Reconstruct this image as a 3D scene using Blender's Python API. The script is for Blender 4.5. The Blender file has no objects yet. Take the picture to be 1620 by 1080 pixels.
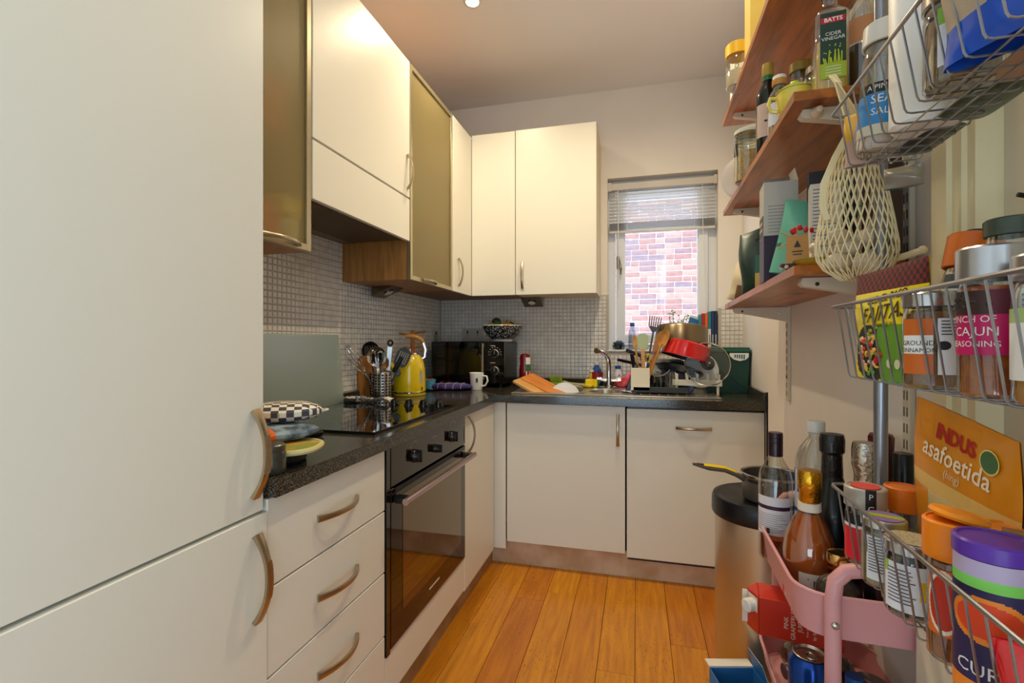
import bpy, bmesh, math, random
from mathutils import Matrix, Vector
random.seed(7)
C = bpy.context.scene
COL = C.collection
R = math.radians
PI = math.pi

# ---------------------------------------------------------------- camera, world, lights, exposure
YAW = math.atan(198/760)
cam = bpy.data.cameras.new('camera'); camo = bpy.data.objects.new('camera', cam); COL.objects.link(camo)
cam.sensor_width = 36; cam.lens = 760/1620*36; cam.clip_start = 0.02
camo.location = (0, 0, 1.19); camo.rotation_euler = (R(90), 0, YAW)
C.camera = camo
C.view_settings.view_transform = 'Standard'; C.view_settings.look = 'None'
C.view_settings.gamma = 1; C.view_settings.use_curve_mapping = False
C.view_settings.exposure = 0.18
w = bpy.data.worlds.new('overcast_sky'); C.world = w; w.use_nodes = True
w.node_tree.nodes['Background'].inputs[0].default_value = (0.80, 0.88, 1.0, 1)
w.node_tree.nodes['Background'].inputs[1].default_value = 3.7

def light(kind, loc, energy, col, size=0.1, rot=(0,0,0), sizey=None, spot=None):
    l = bpy.data.lights.new('lamp_or_fill_light', kind); l.energy = energy; l.color = col
    if kind == 'AREA':
        l.shape = 'RECTANGLE'; l.size = size; l.size_y = sizey or size
    else:
        l.shadow_soft_size = size
    if spot: l.spot_size = R(spot); l.spot_blend = 0.9
    o = bpy.data.objects.new('lamp_or_fill_light', l); o.location = loc; o.rotation_euler = rot; COL.objects.link(o); return o
WARM = (1.0, 0.81, 0.53); COOL = (0.56, 0.80, 1.0)
# added cool fills behind the camera for unseen daylight; no opening is built
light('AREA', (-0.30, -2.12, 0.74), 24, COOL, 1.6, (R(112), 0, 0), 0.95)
light('AREA', (0.375, -1.15, 1.40), 24, COOL, 2.0, (0, R(90), 0), 1.7)   # added fill at the solid right wall, brightens the fridge doors
CEIL = 2.79
SPOTS = [(-0.75, 2.14), (0.02, 2.02), (0.05, 1.25), (-0.1, -0.2), (-0.1, -1.3)]
SPOT_W = [13, 14, 6.5, .5, .5]

# ---------------------------------------------------------------- materials
def lin(h):
    h = h.lstrip('#'); o = []
    for i in (0, 2, 4):
        c = int(h[i:i+2], 16)/255
        o.append(c/12.92 if c <= 0.04045 else ((c+0.055)/1.055)**2.4)
    return (*o, 1)
_mc = {}
def nt(m):
    m.use_nodes = True; t = m.node_tree; return t, t.nodes, t.links, t.nodes['Principled BSDF']
def M(h, rough=0.5, metal=0.0, coat=0.0, bump=None, trans=0.0, ior=1.45, var=None, em=None):
    k = (h, rough, metal, coat, bump, trans, ior, var, em)
    if k in _mc: return _mc[k]
    m = bpy.data.materials.new('surface'); t, n, l, p = nt(m)
    p.inputs['Base Color'].default_value = lin(h); p.inputs['Roughness'].default_value = rough
    p.inputs['Metallic'].default_value = metal; p.inputs['Coat Weight'].default_value = coat
    p.inputs['Transmission Weight'].default_value = trans; p.inputs['IOR'].default_value = ior
    tc = n.new('ShaderNodeTexCoord')
    if bump:
        nz = n.new('ShaderNodeTexNoise'); nz.inputs['Scale'].default_value = bump[0]; nz.inputs['Detail'].default_value = 4
        b = n.new('ShaderNodeBump'); b.inputs['Strength'].default_value = bump[1]; b.inputs['Distance'].default_value = 0.002
        l.new(tc.outputs['Object'], nz.inputs['Vector']); l.new(nz.outputs['Fac'], b.inputs['Height']); l.new(b.outputs['Normal'], p.inputs['Normal'])
    if var:   # (other hex, scale)
        nz = n.new('ShaderNodeTexNoise'); nz.inputs['Scale'].default_value = var[1]; nz.inputs['Detail'].default_value = 5
        cr = n.new('ShaderNodeValToRGB'); cr.color_ramp.elements[0].position = 0.38; cr.color_ramp.elements[1].position = 0.62
        cr.color_ramp.elements[0].color = lin(h); cr.color_ramp.elements[1].color = lin(var[0])
        l.new(tc.outputs['Object'], nz.inputs['Vector']); l.new(nz.outputs['Fac'], cr.inputs['Fac']); l.new(cr.outputs['Color'], p.inputs['Base Color'])
    if em:
        p.inputs['Emission Color'].default_value = lin(h); p.inputs['Emission Strength'].default_value = em
    _mc[k] = m; return m
def wood(a, b, scale=6.0, axis=1, rough=0.45, coat=0.1, knots=False, stretch=12.0, rnd=False):
    k = ('wood', a, b, scale, axis, rough, coat, knots, stretch, rnd)
    if k in _mc: return _mc[k]
    m = bpy.data.materials.new('wood_grain'); t, n, l, p = nt(m)
    tc = n.new('ShaderNodeTexCoord'); mp = n.new('ShaderNodeMapping'); s = [1.0]*3
    for i in range(3): s[i] = 1.0 if i == axis else stretch
    mp.inputs['Scale'].default_value = s
    nz = n.new('ShaderNodeTexNoise'); nz.inputs['Scale'].default_value = scale; nz.inputs['Detail'].default_value = 6; nz.inputs['Distortion'].default_value = 0.6
    cr = n.new('ShaderNodeValToRGB'); e = cr.color_ramp.elements
    e[0].position = 0.3; e[0].color = lin(b); e[1].position = 0.65; e[1].color = lin(a)
    l.new(tc.outputs['Object'], mp.inputs['Vector']); l.new(mp.outputs['Vector'], nz.inputs['Vector']); l.new(nz.outputs['Fac'], cr.inputs['Fac'])
    out = cr.outputs['Color']
    if rnd:
        oi = n.new('ShaderNodeObjectInfo'); hs = n.new('ShaderNodeHueSaturation')
        mr = n.new('ShaderNodeMapRange'); mr.inputs['To Min'].default_value = 0.80; mr.inputs['To Max'].default_value = 1.12
        l.new(oi.outputs['Random'], mr.inputs['Value']); l.new(mr.outputs['Result'], hs.inputs['Value']); l.new(out, hs.inputs['Color']); out = hs.outputs['Color']
    if knots:
        vo = n.new('ShaderNodeTexVoronoi'); vo.inputs['Scale'].default_value = 5.5; mp2 = n.new('ShaderNodeMapping')
        s2 = [1.0]*3; s2[axis] = 0.55; mp2.inputs['Scale'].default_value = s2
        l.new(tc.outputs['Object'], mp2.inputs['Vector']); l.new(mp2.outputs['Vector'], vo.inputs['Vector'])
        r2 = n.new('ShaderNodeValToRGB'); r2.color_ramp.elements[0].position = 0.05; r2.color_ramp.elements[0].color = (0.12, 0.06, 0.03, 1)
        r2.color_ramp.elements[1].position = 0.14; r2.color_ramp.elements[1].color = (1, 1, 1, 1)
        mx = n.new('ShaderNodeMixRGB'); mx.blend_type = 'MULTIPLY'; mx.inputs[0].default_value = 1
        l.new(vo.outputs['Distance'], r2.inputs['Fac']); l.new(out, mx.inputs[1]); l.new(r2.outputs['Color'], mx.inputs[2]); out = mx.outputs['Color']
    l.new(out, p.inputs['Base Color'])
    b = n.new('ShaderNodeBump'); b.inputs['Strength'].default_value = 0.15; b.inputs['Distance'].default_value = 0.001
    l.new(nz.outputs['Fac'], b.inputs['Height']); l.new(b.outputs['Normal'], p.inputs['Normal'])
    p.inputs['Roughness'].default_value = rough; p.inputs['Coat Weight'].default_value = coat
    _mc[k] = m; return m
def speckle(base, spots, scale=420, thr=0.62, rough=0.15):
    k = ('spk', base, spots, scale, thr, rough)
    if k in _mc: return _mc[k]
    m = bpy.data.materials.new('speckled_stone'); t, n, l, p = nt(m)
    tc = n.new('ShaderNodeTexCoord'); nz = n.new('ShaderNodeTexNoise'); nz.inputs['Scale'].default_value = scale; nz.inputs['Detail'].default_value = 3
    cr = n.new('ShaderNodeValToRGB'); e = cr.color_ramp.elements
    e[0].position = thr-0.12; e[0].color = lin(base); e[1].position = thr; e[1].color = lin(spots)
    l.new(tc.outputs['Object'], nz.inputs['Vector']); l.new(nz.outputs['Fac'], cr.inputs['Fac']); l.new(cr.outputs['Color'], p.inputs['Base Color'])
    p.inputs['Roughness'].default_value = rough
    _mc[k] = m; return m
def checker(a, b, scale, rough=0.8):
    k = ('chk', a, b, scale)
    if k in _mc: return _mc[k]
    m = bpy.data.materials.new('checked_cloth'); t, n, l, p = nt(m)
    tc = n.new('ShaderNodeTexCoord'); c = n.new('ShaderNodeTexChecker'); c.inputs['Scale'].default_value = scale
    c.inputs['Color1'].default_value = lin(a); c.inputs['Color2'].default_value = lin(b)
    l.new(tc.outputs['Object'], c.inputs['Vector']); l.new(c.outputs['Color'], p.inputs['Base Color']); p.inputs['Roughness'].default_value = rough
    _mc[k] = m; return m
def frosted_pane():
    m = bpy.data.materials.new('frosted_glass'); t, n, l, p = nt(m)
    p.inputs['Base Color'].default_value = lin('#e6e0bd'); p.inputs['Roughness'].default_value = .36; p.inputs['Transmission Weight'].default_value = 1; p.inputs['IOR'].default_value = 1.25
    d = n.new('ShaderNodeBsdfDiffuse'); d.inputs[0].default_value = lin('#cfc08c'); tl = n.new('ShaderNodeBsdfTranslucent'); tl.inputs[0].default_value = lin('#d3cb94')
    a = n.new('ShaderNodeMixShader'); a.inputs[0].default_value = .35; b = n.new('ShaderNodeMixShader'); b.inputs[0].default_value = .30
    l.new(d.outputs[0], a.inputs[1]); l.new(tl.outputs[0], a.inputs[2]); l.new(p.outputs[0], b.inputs[1]); l.new(a.outputs[0], b.inputs[2]); l.new(b.outputs[0], n['Material Output'].inputs[0]); return m
def floor_wood():
    m = bpy.data.materials.new('oak_floor'); t, n, l, p = nt(m)
    tc = n.new('ShaderNodeTexCoord'); oi = n.new('ShaderNodeObjectInfo'); add = n.new('ShaderNodeVectorMath'); add.operation = 'ADD'
    sc = n.new('ShaderNodeVectorMath'); sc.operation = 'SCALE'; sc.inputs['Scale'].default_value = 7.0
    l.new(oi.outputs['Location'], sc.inputs[0]); l.new(tc.outputs['Object'], add.inputs[0]); l.new(sc.outputs[0], add.inputs[1])
    def noise(scale, vec, det=6, dist=0.0):
        mp = n.new('ShaderNodeMapping'); mp.inputs['Scale'].default_value = vec; q = n.new('ShaderNodeTexNoise'); q.inputs['Scale'].default_value = scale; q.inputs['Detail'].default_value = det; q.inputs['Distortion'].default_value = dist
        l.new(add.outputs[0], mp.inputs['Vector']); l.new(mp.outputs[0], q.inputs['Vector']); return q
    def ramp(src, stops):
        r = n.new('ShaderNodeValToRGB'); e = r.color_ramp.elements; e[0].position, e[0].color = stops[0]; e[1].position, e[1].color = stops[1]; l.new(src, r.inputs['Fac']); return r
    g = noise(4, (14, 1, 1), 8, .4); base = ramp(g.outputs['Fac'], [(.30, lin('#b96f0c')), (.68, lin('#d98f10'))])
    pores = noise(42, (4, 1, 1), 3); pr = ramp(pores.outputs['Fac'], [(.58, (1, 1, 1, 1)), (.70, (.45, .32, .2, 1))])
    zone = noise(1.6, (1, 1, 1), 3); zr = ramp(zone.outputs['Fac'], [(.40, (.15, .15, .15, 1)), (.60, (1, 1, 1, 1))])
    mx = n.new('ShaderNodeMixRGB'); mx.blend_type = 'MULTIPLY'; l.new(zr.outputs['Color'], mx.inputs[0]); l.new(base.outputs['Color'], mx.inputs[1]); l.new(pr.outputs['Color'], mx.inputs[2])
    hs = n.new('ShaderNodeHueSaturation'); mr = n.new('ShaderNodeMapRange'); mr.inputs['To Min'].default_value = .82; mr.inputs['To Max'].default_value = 1.1
    h2 = n.new('ShaderNodeMapRange'); h2.inputs['To Min'].default_value = .488; h2.inputs['To Max'].default_value = .506
    l.new(oi.outputs['Random'], mr.inputs['Value']); l.new(mr.outputs[0], hs.inputs['Value']); l.new(oi.outputs['Random'], h2.inputs['Value']); l.new(h2.outputs[0], hs.inputs['Hue'])
    l.new(mx.outputs[0], hs.inputs['Color']); l.new(hs.outputs[0], p.inputs['Base Color']); p.inputs['Roughness'].default_value = .36; p.inputs['Coat Weight'].default_value = .2
    b = n.new('ShaderNodeBump'); b.inputs['Strength'].default_value = .12; b.inputs['Distance'].default_value = .001; l.new(g.outputs['Fac'], b.inputs['Height']); l.new(b.outputs[0], p.inputs['Normal']); return m
def pane_mat(tint='#ffffff', refl=0.12):
    k = ('pane', tint, refl)
    if k in _mc: return _mc[k]
    m = bpy.data.materials.new('clear_glass'); m.use_nodes = True; t = m.node_tree; n = t.nodes; l = t.links; n.remove(n['Principled BSDF'])
    tr = n.new('ShaderNodeBsdfTransparent'); tr.inputs[0].default_value = lin(tint)
    g = n.new('ShaderNodeBsdfGlossy'); g.inputs['Roughness'].default_value = 0.03
    lw = n.new('ShaderNodeLayerWeight'); lw.inputs['Blend'].default_value = 0.35
    mr = n.new('ShaderNodeMapRange'); mr.inputs['To Min'].default_value = refl*0.35; mr.inputs['To Max'].default_value = 0.75
    mx = n.new('ShaderNodeMixShader'); l.new(lw.outputs['Facing'], mr.inputs['Value']); l.new(mr.outputs['Result'], mx.inputs[0])
    l.new(tr.outputs[0], mx.inputs[1]); l.new(g.outputs[0], mx.inputs[2]); l.new(mx.outputs[0], n['Material Output'].inputs[0])
    _mc[k] = m; return m

CREAM = M('#e9e6d9', 0.34, bump=(60, 0.02)); PAINT = M('#f0eae2', 0.85, bump=(35, 0.12), var=('#ebe4db', 2.0))
CEILM = M('#f0ecec', 0.9, bump=(25, 0.05))
OAK = wood('#b98345', '#98662f', 5, 2, 0.5)
STEEL = M('#c4c2bd', 0.22, 1.0); CHROME = M('#e2e2e4', 0.06, 1.0); NICKEL = M('#b7a88f', 0.28, 1.0)
BLACK = M('#0b0b0c', 0.3); GLOSSBLACK = M('#050505', 0.04, coat=0.4); SOFTBLACK = M('#16161a', 0.5)
WHITE = M('#eeeeea', 0.35); JARGLASS = pane_mat('#f2f6f3', 0.22); WIRE = M('#a3a4a8', 0.3, 0.85)
GRANITE = speckle('#0d0d0c', '#635c4c', 330, 0.60, 0.14)
PAPER = M('#e8e6e0', 0.7); INK = M('#26242a', 0.7)

# ---------------------------------------------------------------- mesh builder
class MB:
    def __init__(s): s.V = []; s.F = []; s.FM = []; s.T = Matrix.Identity(4)
    def at(s, x=0, y=0, z=0, rz=0, rx=0, ry=0, sc=None):
        s.T = Matrix.Translation((x, y, z)) @ Matrix.Rotation(rz, 4, 'Z') @ Matrix.Rotation(ry, 4, 'Y') @ Matrix.Rotation(rx, 4, 'X')
        if sc: s.T = s.T @ Matrix.Diagonal((*sc, 1))
        return s
    def add(s, vs, fs, m=0):
        b = len(s.V)
        for v in vs: s.V.append(tuple(s.T @ Vector(v)))
        for i, f in enumerate(fs):
            s.F.append(tuple(b+k for k in f)); s.FM.append(m[i] if isinstance(m, (list, tuple)) else m)
        return s
    def box(s, x0, x1, y0, y1, z0, z1, m=0, bev=0.0):
        if bev <= 0:
            vs = [(x, y, z) for z in (z0, z1) for y in (y0, y1) for x in (x0, x1)]
            return s.add(vs, [(0,2,3,1), (4,5,7,6), (0,1,5,4), (2,6,7,3), (0,4,6,2), (1,3,7,5)], m)
        bev = min(bev, abs(x1-x0)/2.01, abs(y1-y0)/2.01, abs(z1-z0)/2.01)
        c = ((x0+x1)/2, (y0+y1)/2, (z0+z1)/2); h = ((x1-x0)/2, (y1-y0)/2, (z1-z0)/2)
        vs = []; idx = {}
        for sx in (-1, 1):
            for sy in (-1, 1):
                for sz in (-1, 1):
                    for a in range(3):
                        q = [sx*(h[0]-bev), sy*(h[1]-bev), sz*(h[2]-bev)]; q[a] = (sx, sy, sz)[a]*h[a]
                        idx[(sx, sy, sz, a)] = len(vs); vs.append((c[0]+q[0], c[1]+q[1], c[2]+q[2]))
        fs = []
        def orient(f):
            a, b, d = Vector(vs[f[0]]), Vector(vs[f[1]]), Vector(vs[f[2]]); n = (b-a).cross(d-a)
            cen = sum((Vector(vs[i]) for i in f), Vector())/len(f)-Vector(c)
            return f if n.dot(cen) > 0 else f[::-1]
        for a in range(3):
            for sg in (-1, 1):
                o = [i for i in range(3) if i != a]; f = []
                for (p, q) in ((-1, -1), (1, -1), (1, 1), (-1, 1)):
                    k = [0]*3; k[a] = sg; k[o[0]] = p; k[o[1]] = q; f.append(idx[(*k, a)])
                fs.append(orient(f))
        for a in range(3):
            o = [i for i in range(3) if i != a]
            for p in (-1, 1):
                for q in (-1, 1):
                    def K(sa, ax):
                        k = [0]*3; k[a] = sa; k[o[0]] = p; k[o[1]] = q; return idx[(*k, ax)]
                    fs.append(orient([K(-1, o[0]), K(1, o[0]), K(1, o[1]), K(-1, o[1])]))
        for sx in (-1, 1):
            for sy in (-1, 1):
                for sz in (-1, 1): fs.append(orient([idx[(sx, sy, sz, 0)], idx[(sx, sy, sz, 1)], idx[(sx, sy, sz, 2)]]))
        return s.add(vs, fs, m)
    def lathe(s, prof, seg=24, m=0, cx=0, cy=0, a0=0.0, a1=2*PI):
        """prof: (r, z[, material])"""
        full = abs(a1-a0-2*PI) < 1e-6; n = seg if full else seg+1
        vs = []; rows = []
        for p in prof:
            if p[0] < 1e-7: rows.append([len(vs)]*n); vs.append((cx, cy, p[1]))
            else:
                rows.append(list(range(len(vs), len(vs)+n)))
                for i in range(n):
                    a = a0+(a1-a0)*i/seg; vs.append((cx+p[0]*math.cos(a), cy+p[0]*math.sin(a), p[1]))
        fs = []; ms = []
        for j in range(len(prof)-1):
            mm = prof[j][2] if len(prof[j]) > 2 else m
            for i in range(seg):
                k = (i+1) % n if full else i+1
                f = [rows[j][i], rows[j][k], rows[j+1][k], rows[j+1][i]]; g = []
                for q in f:
                    if q not in g: g.append(q)
                if len(g) > 2: fs.append(tuple(g)); ms.append(mm)
        return s.add(vs, fs, ms)
    def cyl(s, r, z0, z1, m=0, cx=0, cy=0, seg=24, bev=0.0):
        if bev > 0: return s.lathe([(0, z0), (r-bev, z0), (r, z0+bev), (r, z1-bev), (r-bev, z1), (0, z1)], seg, m, cx, cy)
        return s.lathe([(0, z0), (r, z0), (r, z1), (0, z1)], seg, m, cx, cy)
    def sweep(s, pts, sec, up=(0, 0, 1), m=0, closed=False, scales=None, caps=True):
        P = [Vector(p) for p in pts]; n = len(P); k = len(sec); vs = []; upv = Vector(up)
        for i in range(n):
            if closed: d = P[(i+1) % n]-P[i-1]
            else: d = P[min(i+1, n-1)]-P[max(i-1, 0)]
            if d.length < 1e-9: d = Vector((0, 0, 1))
            d.normalize(); a = d.cross(upv)
            if a.length < 1e-4: a = d.cross(Vector((0.31, 0.95, 0.05)))
            a.normalize(); b = a.cross(d); q = scales[i] if scales else 1.0
            for (u, v) in sec: vs.append(tuple(P[i]+a*u*q+b*v*q))
        fs = []
        for i in range(n if closed else n-1):
            j = (i+1) % n
            for c in range(k):
                e = (c+1) % k; fs.append((i*k+c, i*k+e, j*k+e, j*k+c))
        if caps and not closed: fs.append(tuple(range(k))[::-1]); fs.append(tuple((n-1)*k+c for c in range(k)))
        return s.add(vs, fs, m)
    def tube(s, pts, r, seg=8, m=0, closed=False, up=(0, 0, 1), scales=None):
        return s.sweep(pts, [(r*math.cos(2*PI*i/seg), r*math.sin(2*PI*i/seg)) for i in range(seg)], up, m, closed, scales)
    def prism(s, poly, t0, t1, plane='xy', m=0, inset=0.0):
        def pt(u, v, t): return {'xy': (u, v, t), 'xz': (u, t, v), 'yz': (t, u, v)}[plane]
        n = len(poly); vs = [pt(u, v, t0) for u, v in poly]+[pt(u, v, t1) for u, v in poly]
        fs = [tuple(range(n))[::-1], tuple(range(n, 2*n))]+[(i, (i+1) % n, n+(i+1) % n, n+i) for i in range(n)]
        return s.add(vs, fs, m)
    def grid(s, nu, nv, fn, m=0):
        vs = [fn(i/nu, j/nv) for j in range(nv+1) for i in range(nu+1)]; fs = []; ms = []
        for j in range(nv):
            for i in range(nu):
                a = j*(nu+1)+i; fs.append((a, a+1, a+nu+2, a+nu+1)); ms.append(m((i+.5)/nu, (j+.5)/nv) if callable(m) else m)
        return s.add(vs, fs, ms)
    def ball(s, c, r, m=0, seg=16, rings=8):
        if not isinstance(r, (tuple, list)): r = (r, r, r)
        T = s.T; s.T = T @ Matrix.Translation(c) @ Matrix.Diagonal((*r, 1))
        s.lathe([(math.sin(PI*i/rings), -math.cos(PI*i/rings)) for i in range(rings+1)], seg, m); s.T = T; return s
    def patch(s, r, a0, a1, z0, z1, m=0, n=10, cx=0, cy=0):
        """curved label on a cylinder, angle 0 = local -Y (front)"""
        return s.grid(n, 1, lambda u, v: (cx+r*math.sin(a0+(a1-a0)*u), cy-r*math.cos(a0+(a1-a0)*u), z0+(z1-z0)*v), m)
    def text(s, txt, size, fn, m=0, align='CENTER', bold=0.0):
        cu = bpy.data.curves.new('txt', 'FONT'); cu.body = txt; cu.size = size; cu.align_x = align; cu.align_y = 'CENTER'
        cu.resolution_u = 2; cu.offset = bold
        o = bpy.data.objects.new('txt', cu); me = o.to_mesh()
        vs = [fn(v.co.x, v.co.y) for v in me.vertices]; fs = [tuple(p.vertices) for p in me.polygons]
        s.add(vs, fs, m); o.to_mesh_clear(); bpy.data.objects.remove(o); bpy.data.curves.remove(cu); return s
    def mesh(s, mats, name='m', smooth=35):
        me = bpy.data.meshes.new(name); me.from_pydata(s.V, [], s.F)
        for q in (mats if isinstance(mats, (list, tuple)) else [mats]): me.materials.append(q)
        me.polygons.foreach_set('material_index', s.FM)
        if smooth:
            me.polygons.foreach_set('use_smooth', [True]*len(me.polygons))
            me.set_sharp_from_angle(angle=R(smooth))
        me.update(); return me

def cylmap(r, z, cx=0, cy=0): return lambda u, v: (cx+(r)*math.sin(u/r), cy-(r)*math.cos(u/r), z+v)
def flatmap(x, y, z): return lambda u, v: (x+u, y, z+v)        # faces -Y
def thing(name, label, cat, loc=(0, 0, 0), rz=0.0, group=None, rx=0.0, ry=0.0):
    o = bpy.data.objects.new(name, None); COL.objects.link(o); o.empty_display_size = 0.05
    o.location = loc; o.rotation_euler = (rx, ry, rz); o['label'] = label; o['category'] = cat
    if group: o['group'] = group
    return o
def part(name, mb, mats, parent, label=None, smooth=35):
    o = bpy.data.objects.new(name, mb.mesh(mats, name, smooth) if isinstance(mb, MB) else mb); COL.objects.link(o); o.parent = parent
    if label: o['label'] = label
    return o
def solo(name, mb, mats, label, cat, loc=(0, 0, 0), rz=0.0, group=None, rx=0.0, ry=0.0, smooth=35):
    o = bpy.data.objects.new(name, mb.mesh(mats, name, smooth)); COL.objects.link(o); o.location = loc; o.rotation_euler = (rx, ry, rz)
    o['label'] = label; o['category'] = cat
    if group: o['group'] = group
    return o
def struct(name, mb, mats, smooth=35):
    o = bpy.data.objects.new(name, mb.mesh(mats, name, smooth)); COL.objects.link(o); o['kind'] = 'structure'; return o
def face(x, y, extra=0.0): return math.atan2(-x, y)+extra
WX0, WK = 0.470, 0.044
def wallx(y): return WX0+WK*y
WANG = -math.atan(WK)       # rotation of things aligned to the right wall
# ================================================================ STRUCTURE
BY, LX, RY = 3.12, -1.33, -2.2            # back wall, left wall, rear wall (behind the camera)
fb = MB().box(LX-0.1, 0.75, RY-0.1, BY+0.1, -0.06, -0.021); floor = struct('floor', fb, M('#3a2a18', 0.9))
FLOORW = floor_wood()
edges = [-0.413+0.135*k for k in range(-3, 9)]
for ci in range(len(edges)-1):
    x0, x1 = edges[ci], edges[ci+1]; ys = [RY]; off = {3: 2.255, 5: 1.765}.get(ci, random.uniform(1.0, 2.2))
    y = off
    cuts = []
    while y > RY+0.1: cuts.append(y); y -= random.uniform(0.75, 1.3)
    cuts = sorted(cuts); ys = [RY]+cuts+[2.62]
    for a, b in zip(ys, ys[1:]):
        L = b-a
        bm = MB().box(-(x1-x0)/2+0.0008, (x1-x0)/2-0.0008, -L/2+0.0008, L/2-0.0008, -0.02, random.uniform(-0.0008, 0.0), 0, 0.0009)
        o = part('floor_board', bm, FLOORW, floor, smooth=0); o.location = ((x0+x1)/2, (a+b)/2, 0)
ceil = struct('ceiling', MB().box(LX-0.1, 0.8, RY-0.1, BY+0.25, CEIL, CEIL+0.1), CEILM)
wl = struct('wall_left', MB().box(LX-0.1, LX, RY-0.1, BY+0.25, -0.05, CEIL), PAINT)
# back wall with the window opening
WXa, WXb, WZa, WZb = -0.183, 0.473, 1.126, 2.228
b = MB().box(LX, WXa, BY, BY+0.25, -0.05, CEIL).box(WXb, 0.8, BY, BY+0.25, -0.05, CEIL)
b.box(WXa, WXb, BY, BY+0.25, -0.05, WZa).box(WXa, WXb, BY, BY+0.25, WZb, CEIL)
wb = struct('wall_back', b, PAINT)
b = MB(); ya, yb = RY-0.1, BY+0.25
def rw(b, y0, y1, z0, z1, t0=0.0, t1=0.1, m=0):
    b.prism([(wallx(y0)+t0, y0), (wallx(y0)+t1, y0), (wallx(y1)+t1, y1), (wallx(y1)+t0, y1)], z0, z1, 'xy', m)
rw(b, 0.93, yb, -0.05, CEIL); rw(b, ya, 0.10, -0.05, CEIL); rw(b, 0.10, 0.93, 2.06, CEIL)
wr = struct('wall_right', b, PAINT)
# rear wall, behind the camera
b = MB().box(LX, 0.8, RY-0.1, RY, -0.05, CEIL)
struct('wall_front', b, PAINT)
# door on the right wall, with architrave
CREAMP = M('#e9dcb4', 0.45)
b = MB(); rw(b, 0.94, 0.985, 0, 2.12, -0.022, 0.0); rw(b, 0.915, 0.945, 0, 2.09, -0.014, 0.01); rw(b, 0.895, 0.918, 0, 2.07, -0.006, 0.03)
rw(b, 0.05, 0.985, 2.06, 2.13, -0.022, 0.0); door = struct('door_1', b, CREAMP)
b = MB(); rw(b, 0.10, 0.90, 0.01, 2.06, 0.03, 0.07)
for z0, z1 in ((0.12, 0.98), (1.08, 1.95)):
    for y0, y1 in ((0.16, 0.46), (0.54, 0.80)):
        for q in ((y0, y1, z0, z0+0.02), (y0, y1, z1-0.02, z1), (y0, y0+0.02, z0, z1), (y1-0.02, y1, z0, z1)): rw(b, *q, 0.018, 0.031)
part('panel', b, M('#d9cfb8', 0.5), door)
# plinths
b = MB().box(-1.2, -0.762, 0.2, 2.50, 0.0, 0.09); struct('trim_1', b, M('#b38c60', 0.55, var=('#9a7448', 9.0)))
b = MB().box(-0.762, wallx(2.5), 2.50, 2.516, 0.0, 0.125); struct('trim_2', b, M('#dcc0a2', 0.5, var=('#c2a07c', 7.0)))

# ---- mosaic tiles: the nearest ones singly, the rest as one field per wall
TILE = M('#e9e5df', 0.22, var=('#dad5ce', 30.0)); GROUT = M('#beb5aa', 0.9)
P = 0.025
def tile_box(b, a0, a1, z0, z1, wall):
    d, bev = 0.0048, 0.0022
    if wall == 'left':
        lo = [(LX+0.001, a0, z0), (LX+0.001, a1, z0), (LX+0.001, a1, z1), (LX+0.001, a0, z1)]
        hi = [(LX+d, a0+bev, z0+bev), (LX+d, a1-bev, z0+bev), (LX+d, a1-bev, z1-bev), (LX+d, a0+bev, z1-bev)]
    else:
        lo = [(a1, BY-0.001, z0), (a0, BY-0.001, z0), (a0, BY-0.001, z1), (a1, BY-0.001, z1)]
        hi = [(a1-bev, BY-d, z0+bev), (a0+bev, BY-d, z0+bev), (a0+bev, BY-d, z1-bev), (a1-bev, BY-d, z1-bev)]
    b.add(lo+hi, [(4, 5, 6, 7), (0, 1, 5, 4), (1, 2, 6, 5), (2, 3, 7, 6), (3, 0, 4, 7)], 0)
one = MB(); T0 = LX; d = 0.0048; h = 0.0111
lo = [(0.001, -h, -h), (0.001, h, -h), (0.001, h, h), (0.001, -h, h)]; q = h-0.0022
one.add(lo+[(d, -q, -q), (d, q, -q), (d, q, q), (d, -q, q)], [(4, 5, 6, 7), (0, 1, 5, 4), (1, 2, 6, 5), (2, 3, 7, 6), (3, 0, 4, 7)])
tile_me = one.mesh(TILE, 'tile', 0)
fld = MB(); y = 0.84; k = 0; singles = 0
z_list = []
z = 0.953
while z < 1.69: z_list.append(z); z += P+(0.0018 if len(z_list) % 12 == 0 else 0)
while y < BY-0.02:
    for z in z_list:
        if z > 1.49 and not (1.27 < y < 2.0): continue
        if 1.02 < y < 1.62 and 1.20 < z < 1.49 and singles < 290:
            o = bpy.data.objects.new('tile', tile_me); COL.objects.link(o); o.parent = wl; o.location = (LX, y+P/2, z+P/2); singles += 1
        else: tile_box(fld, y+0.0012, y+P-0.0012, z+0.0012, z+P-0.0012, 'left')
    k += 1; y += P+(0.0018 if k % 12 == 0 else 0)
o = part('tile_field', fld, TILE, wl, smooth=0); o['kind'] = 'stuff'
part('grout', MB().box(LX+0.0001, LX+0.0016, 0.82, BY, 0.95, 1.70), GROUT, wl)
fld = MB(); x = LX+0.008; k = 0
while x < 0.60:
    for z in z_list:
        if x < WXa-0.01: ok = z < 1.47
        elif x < WXb: ok = z < WZa-0.027
        else: ok = z < 1.38
        if ok: tile_box(fld, x+0.0012, x+P-0.0012, z+0.0012, z+P-0.0012, 'back')
    k += 1; x += P+(0.0018 if k % 12 == 0 else 0)
o = part('tile_field', fld, TILE, wb, smooth=0); o['kind'] = 'stuff'
part('grout', MB().box(LX, WXa+0.008, BY-0.0016, BY-0.0001, 0.95, 1.488).box(WXa+0.008, WXb, BY-0.0016, BY-0.0001, 0.95, WZa-0.004).box(WXb, 0.605, BY-0.0016, BY-0.0001, 0.95, 1.392), GROUT, wb)

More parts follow.
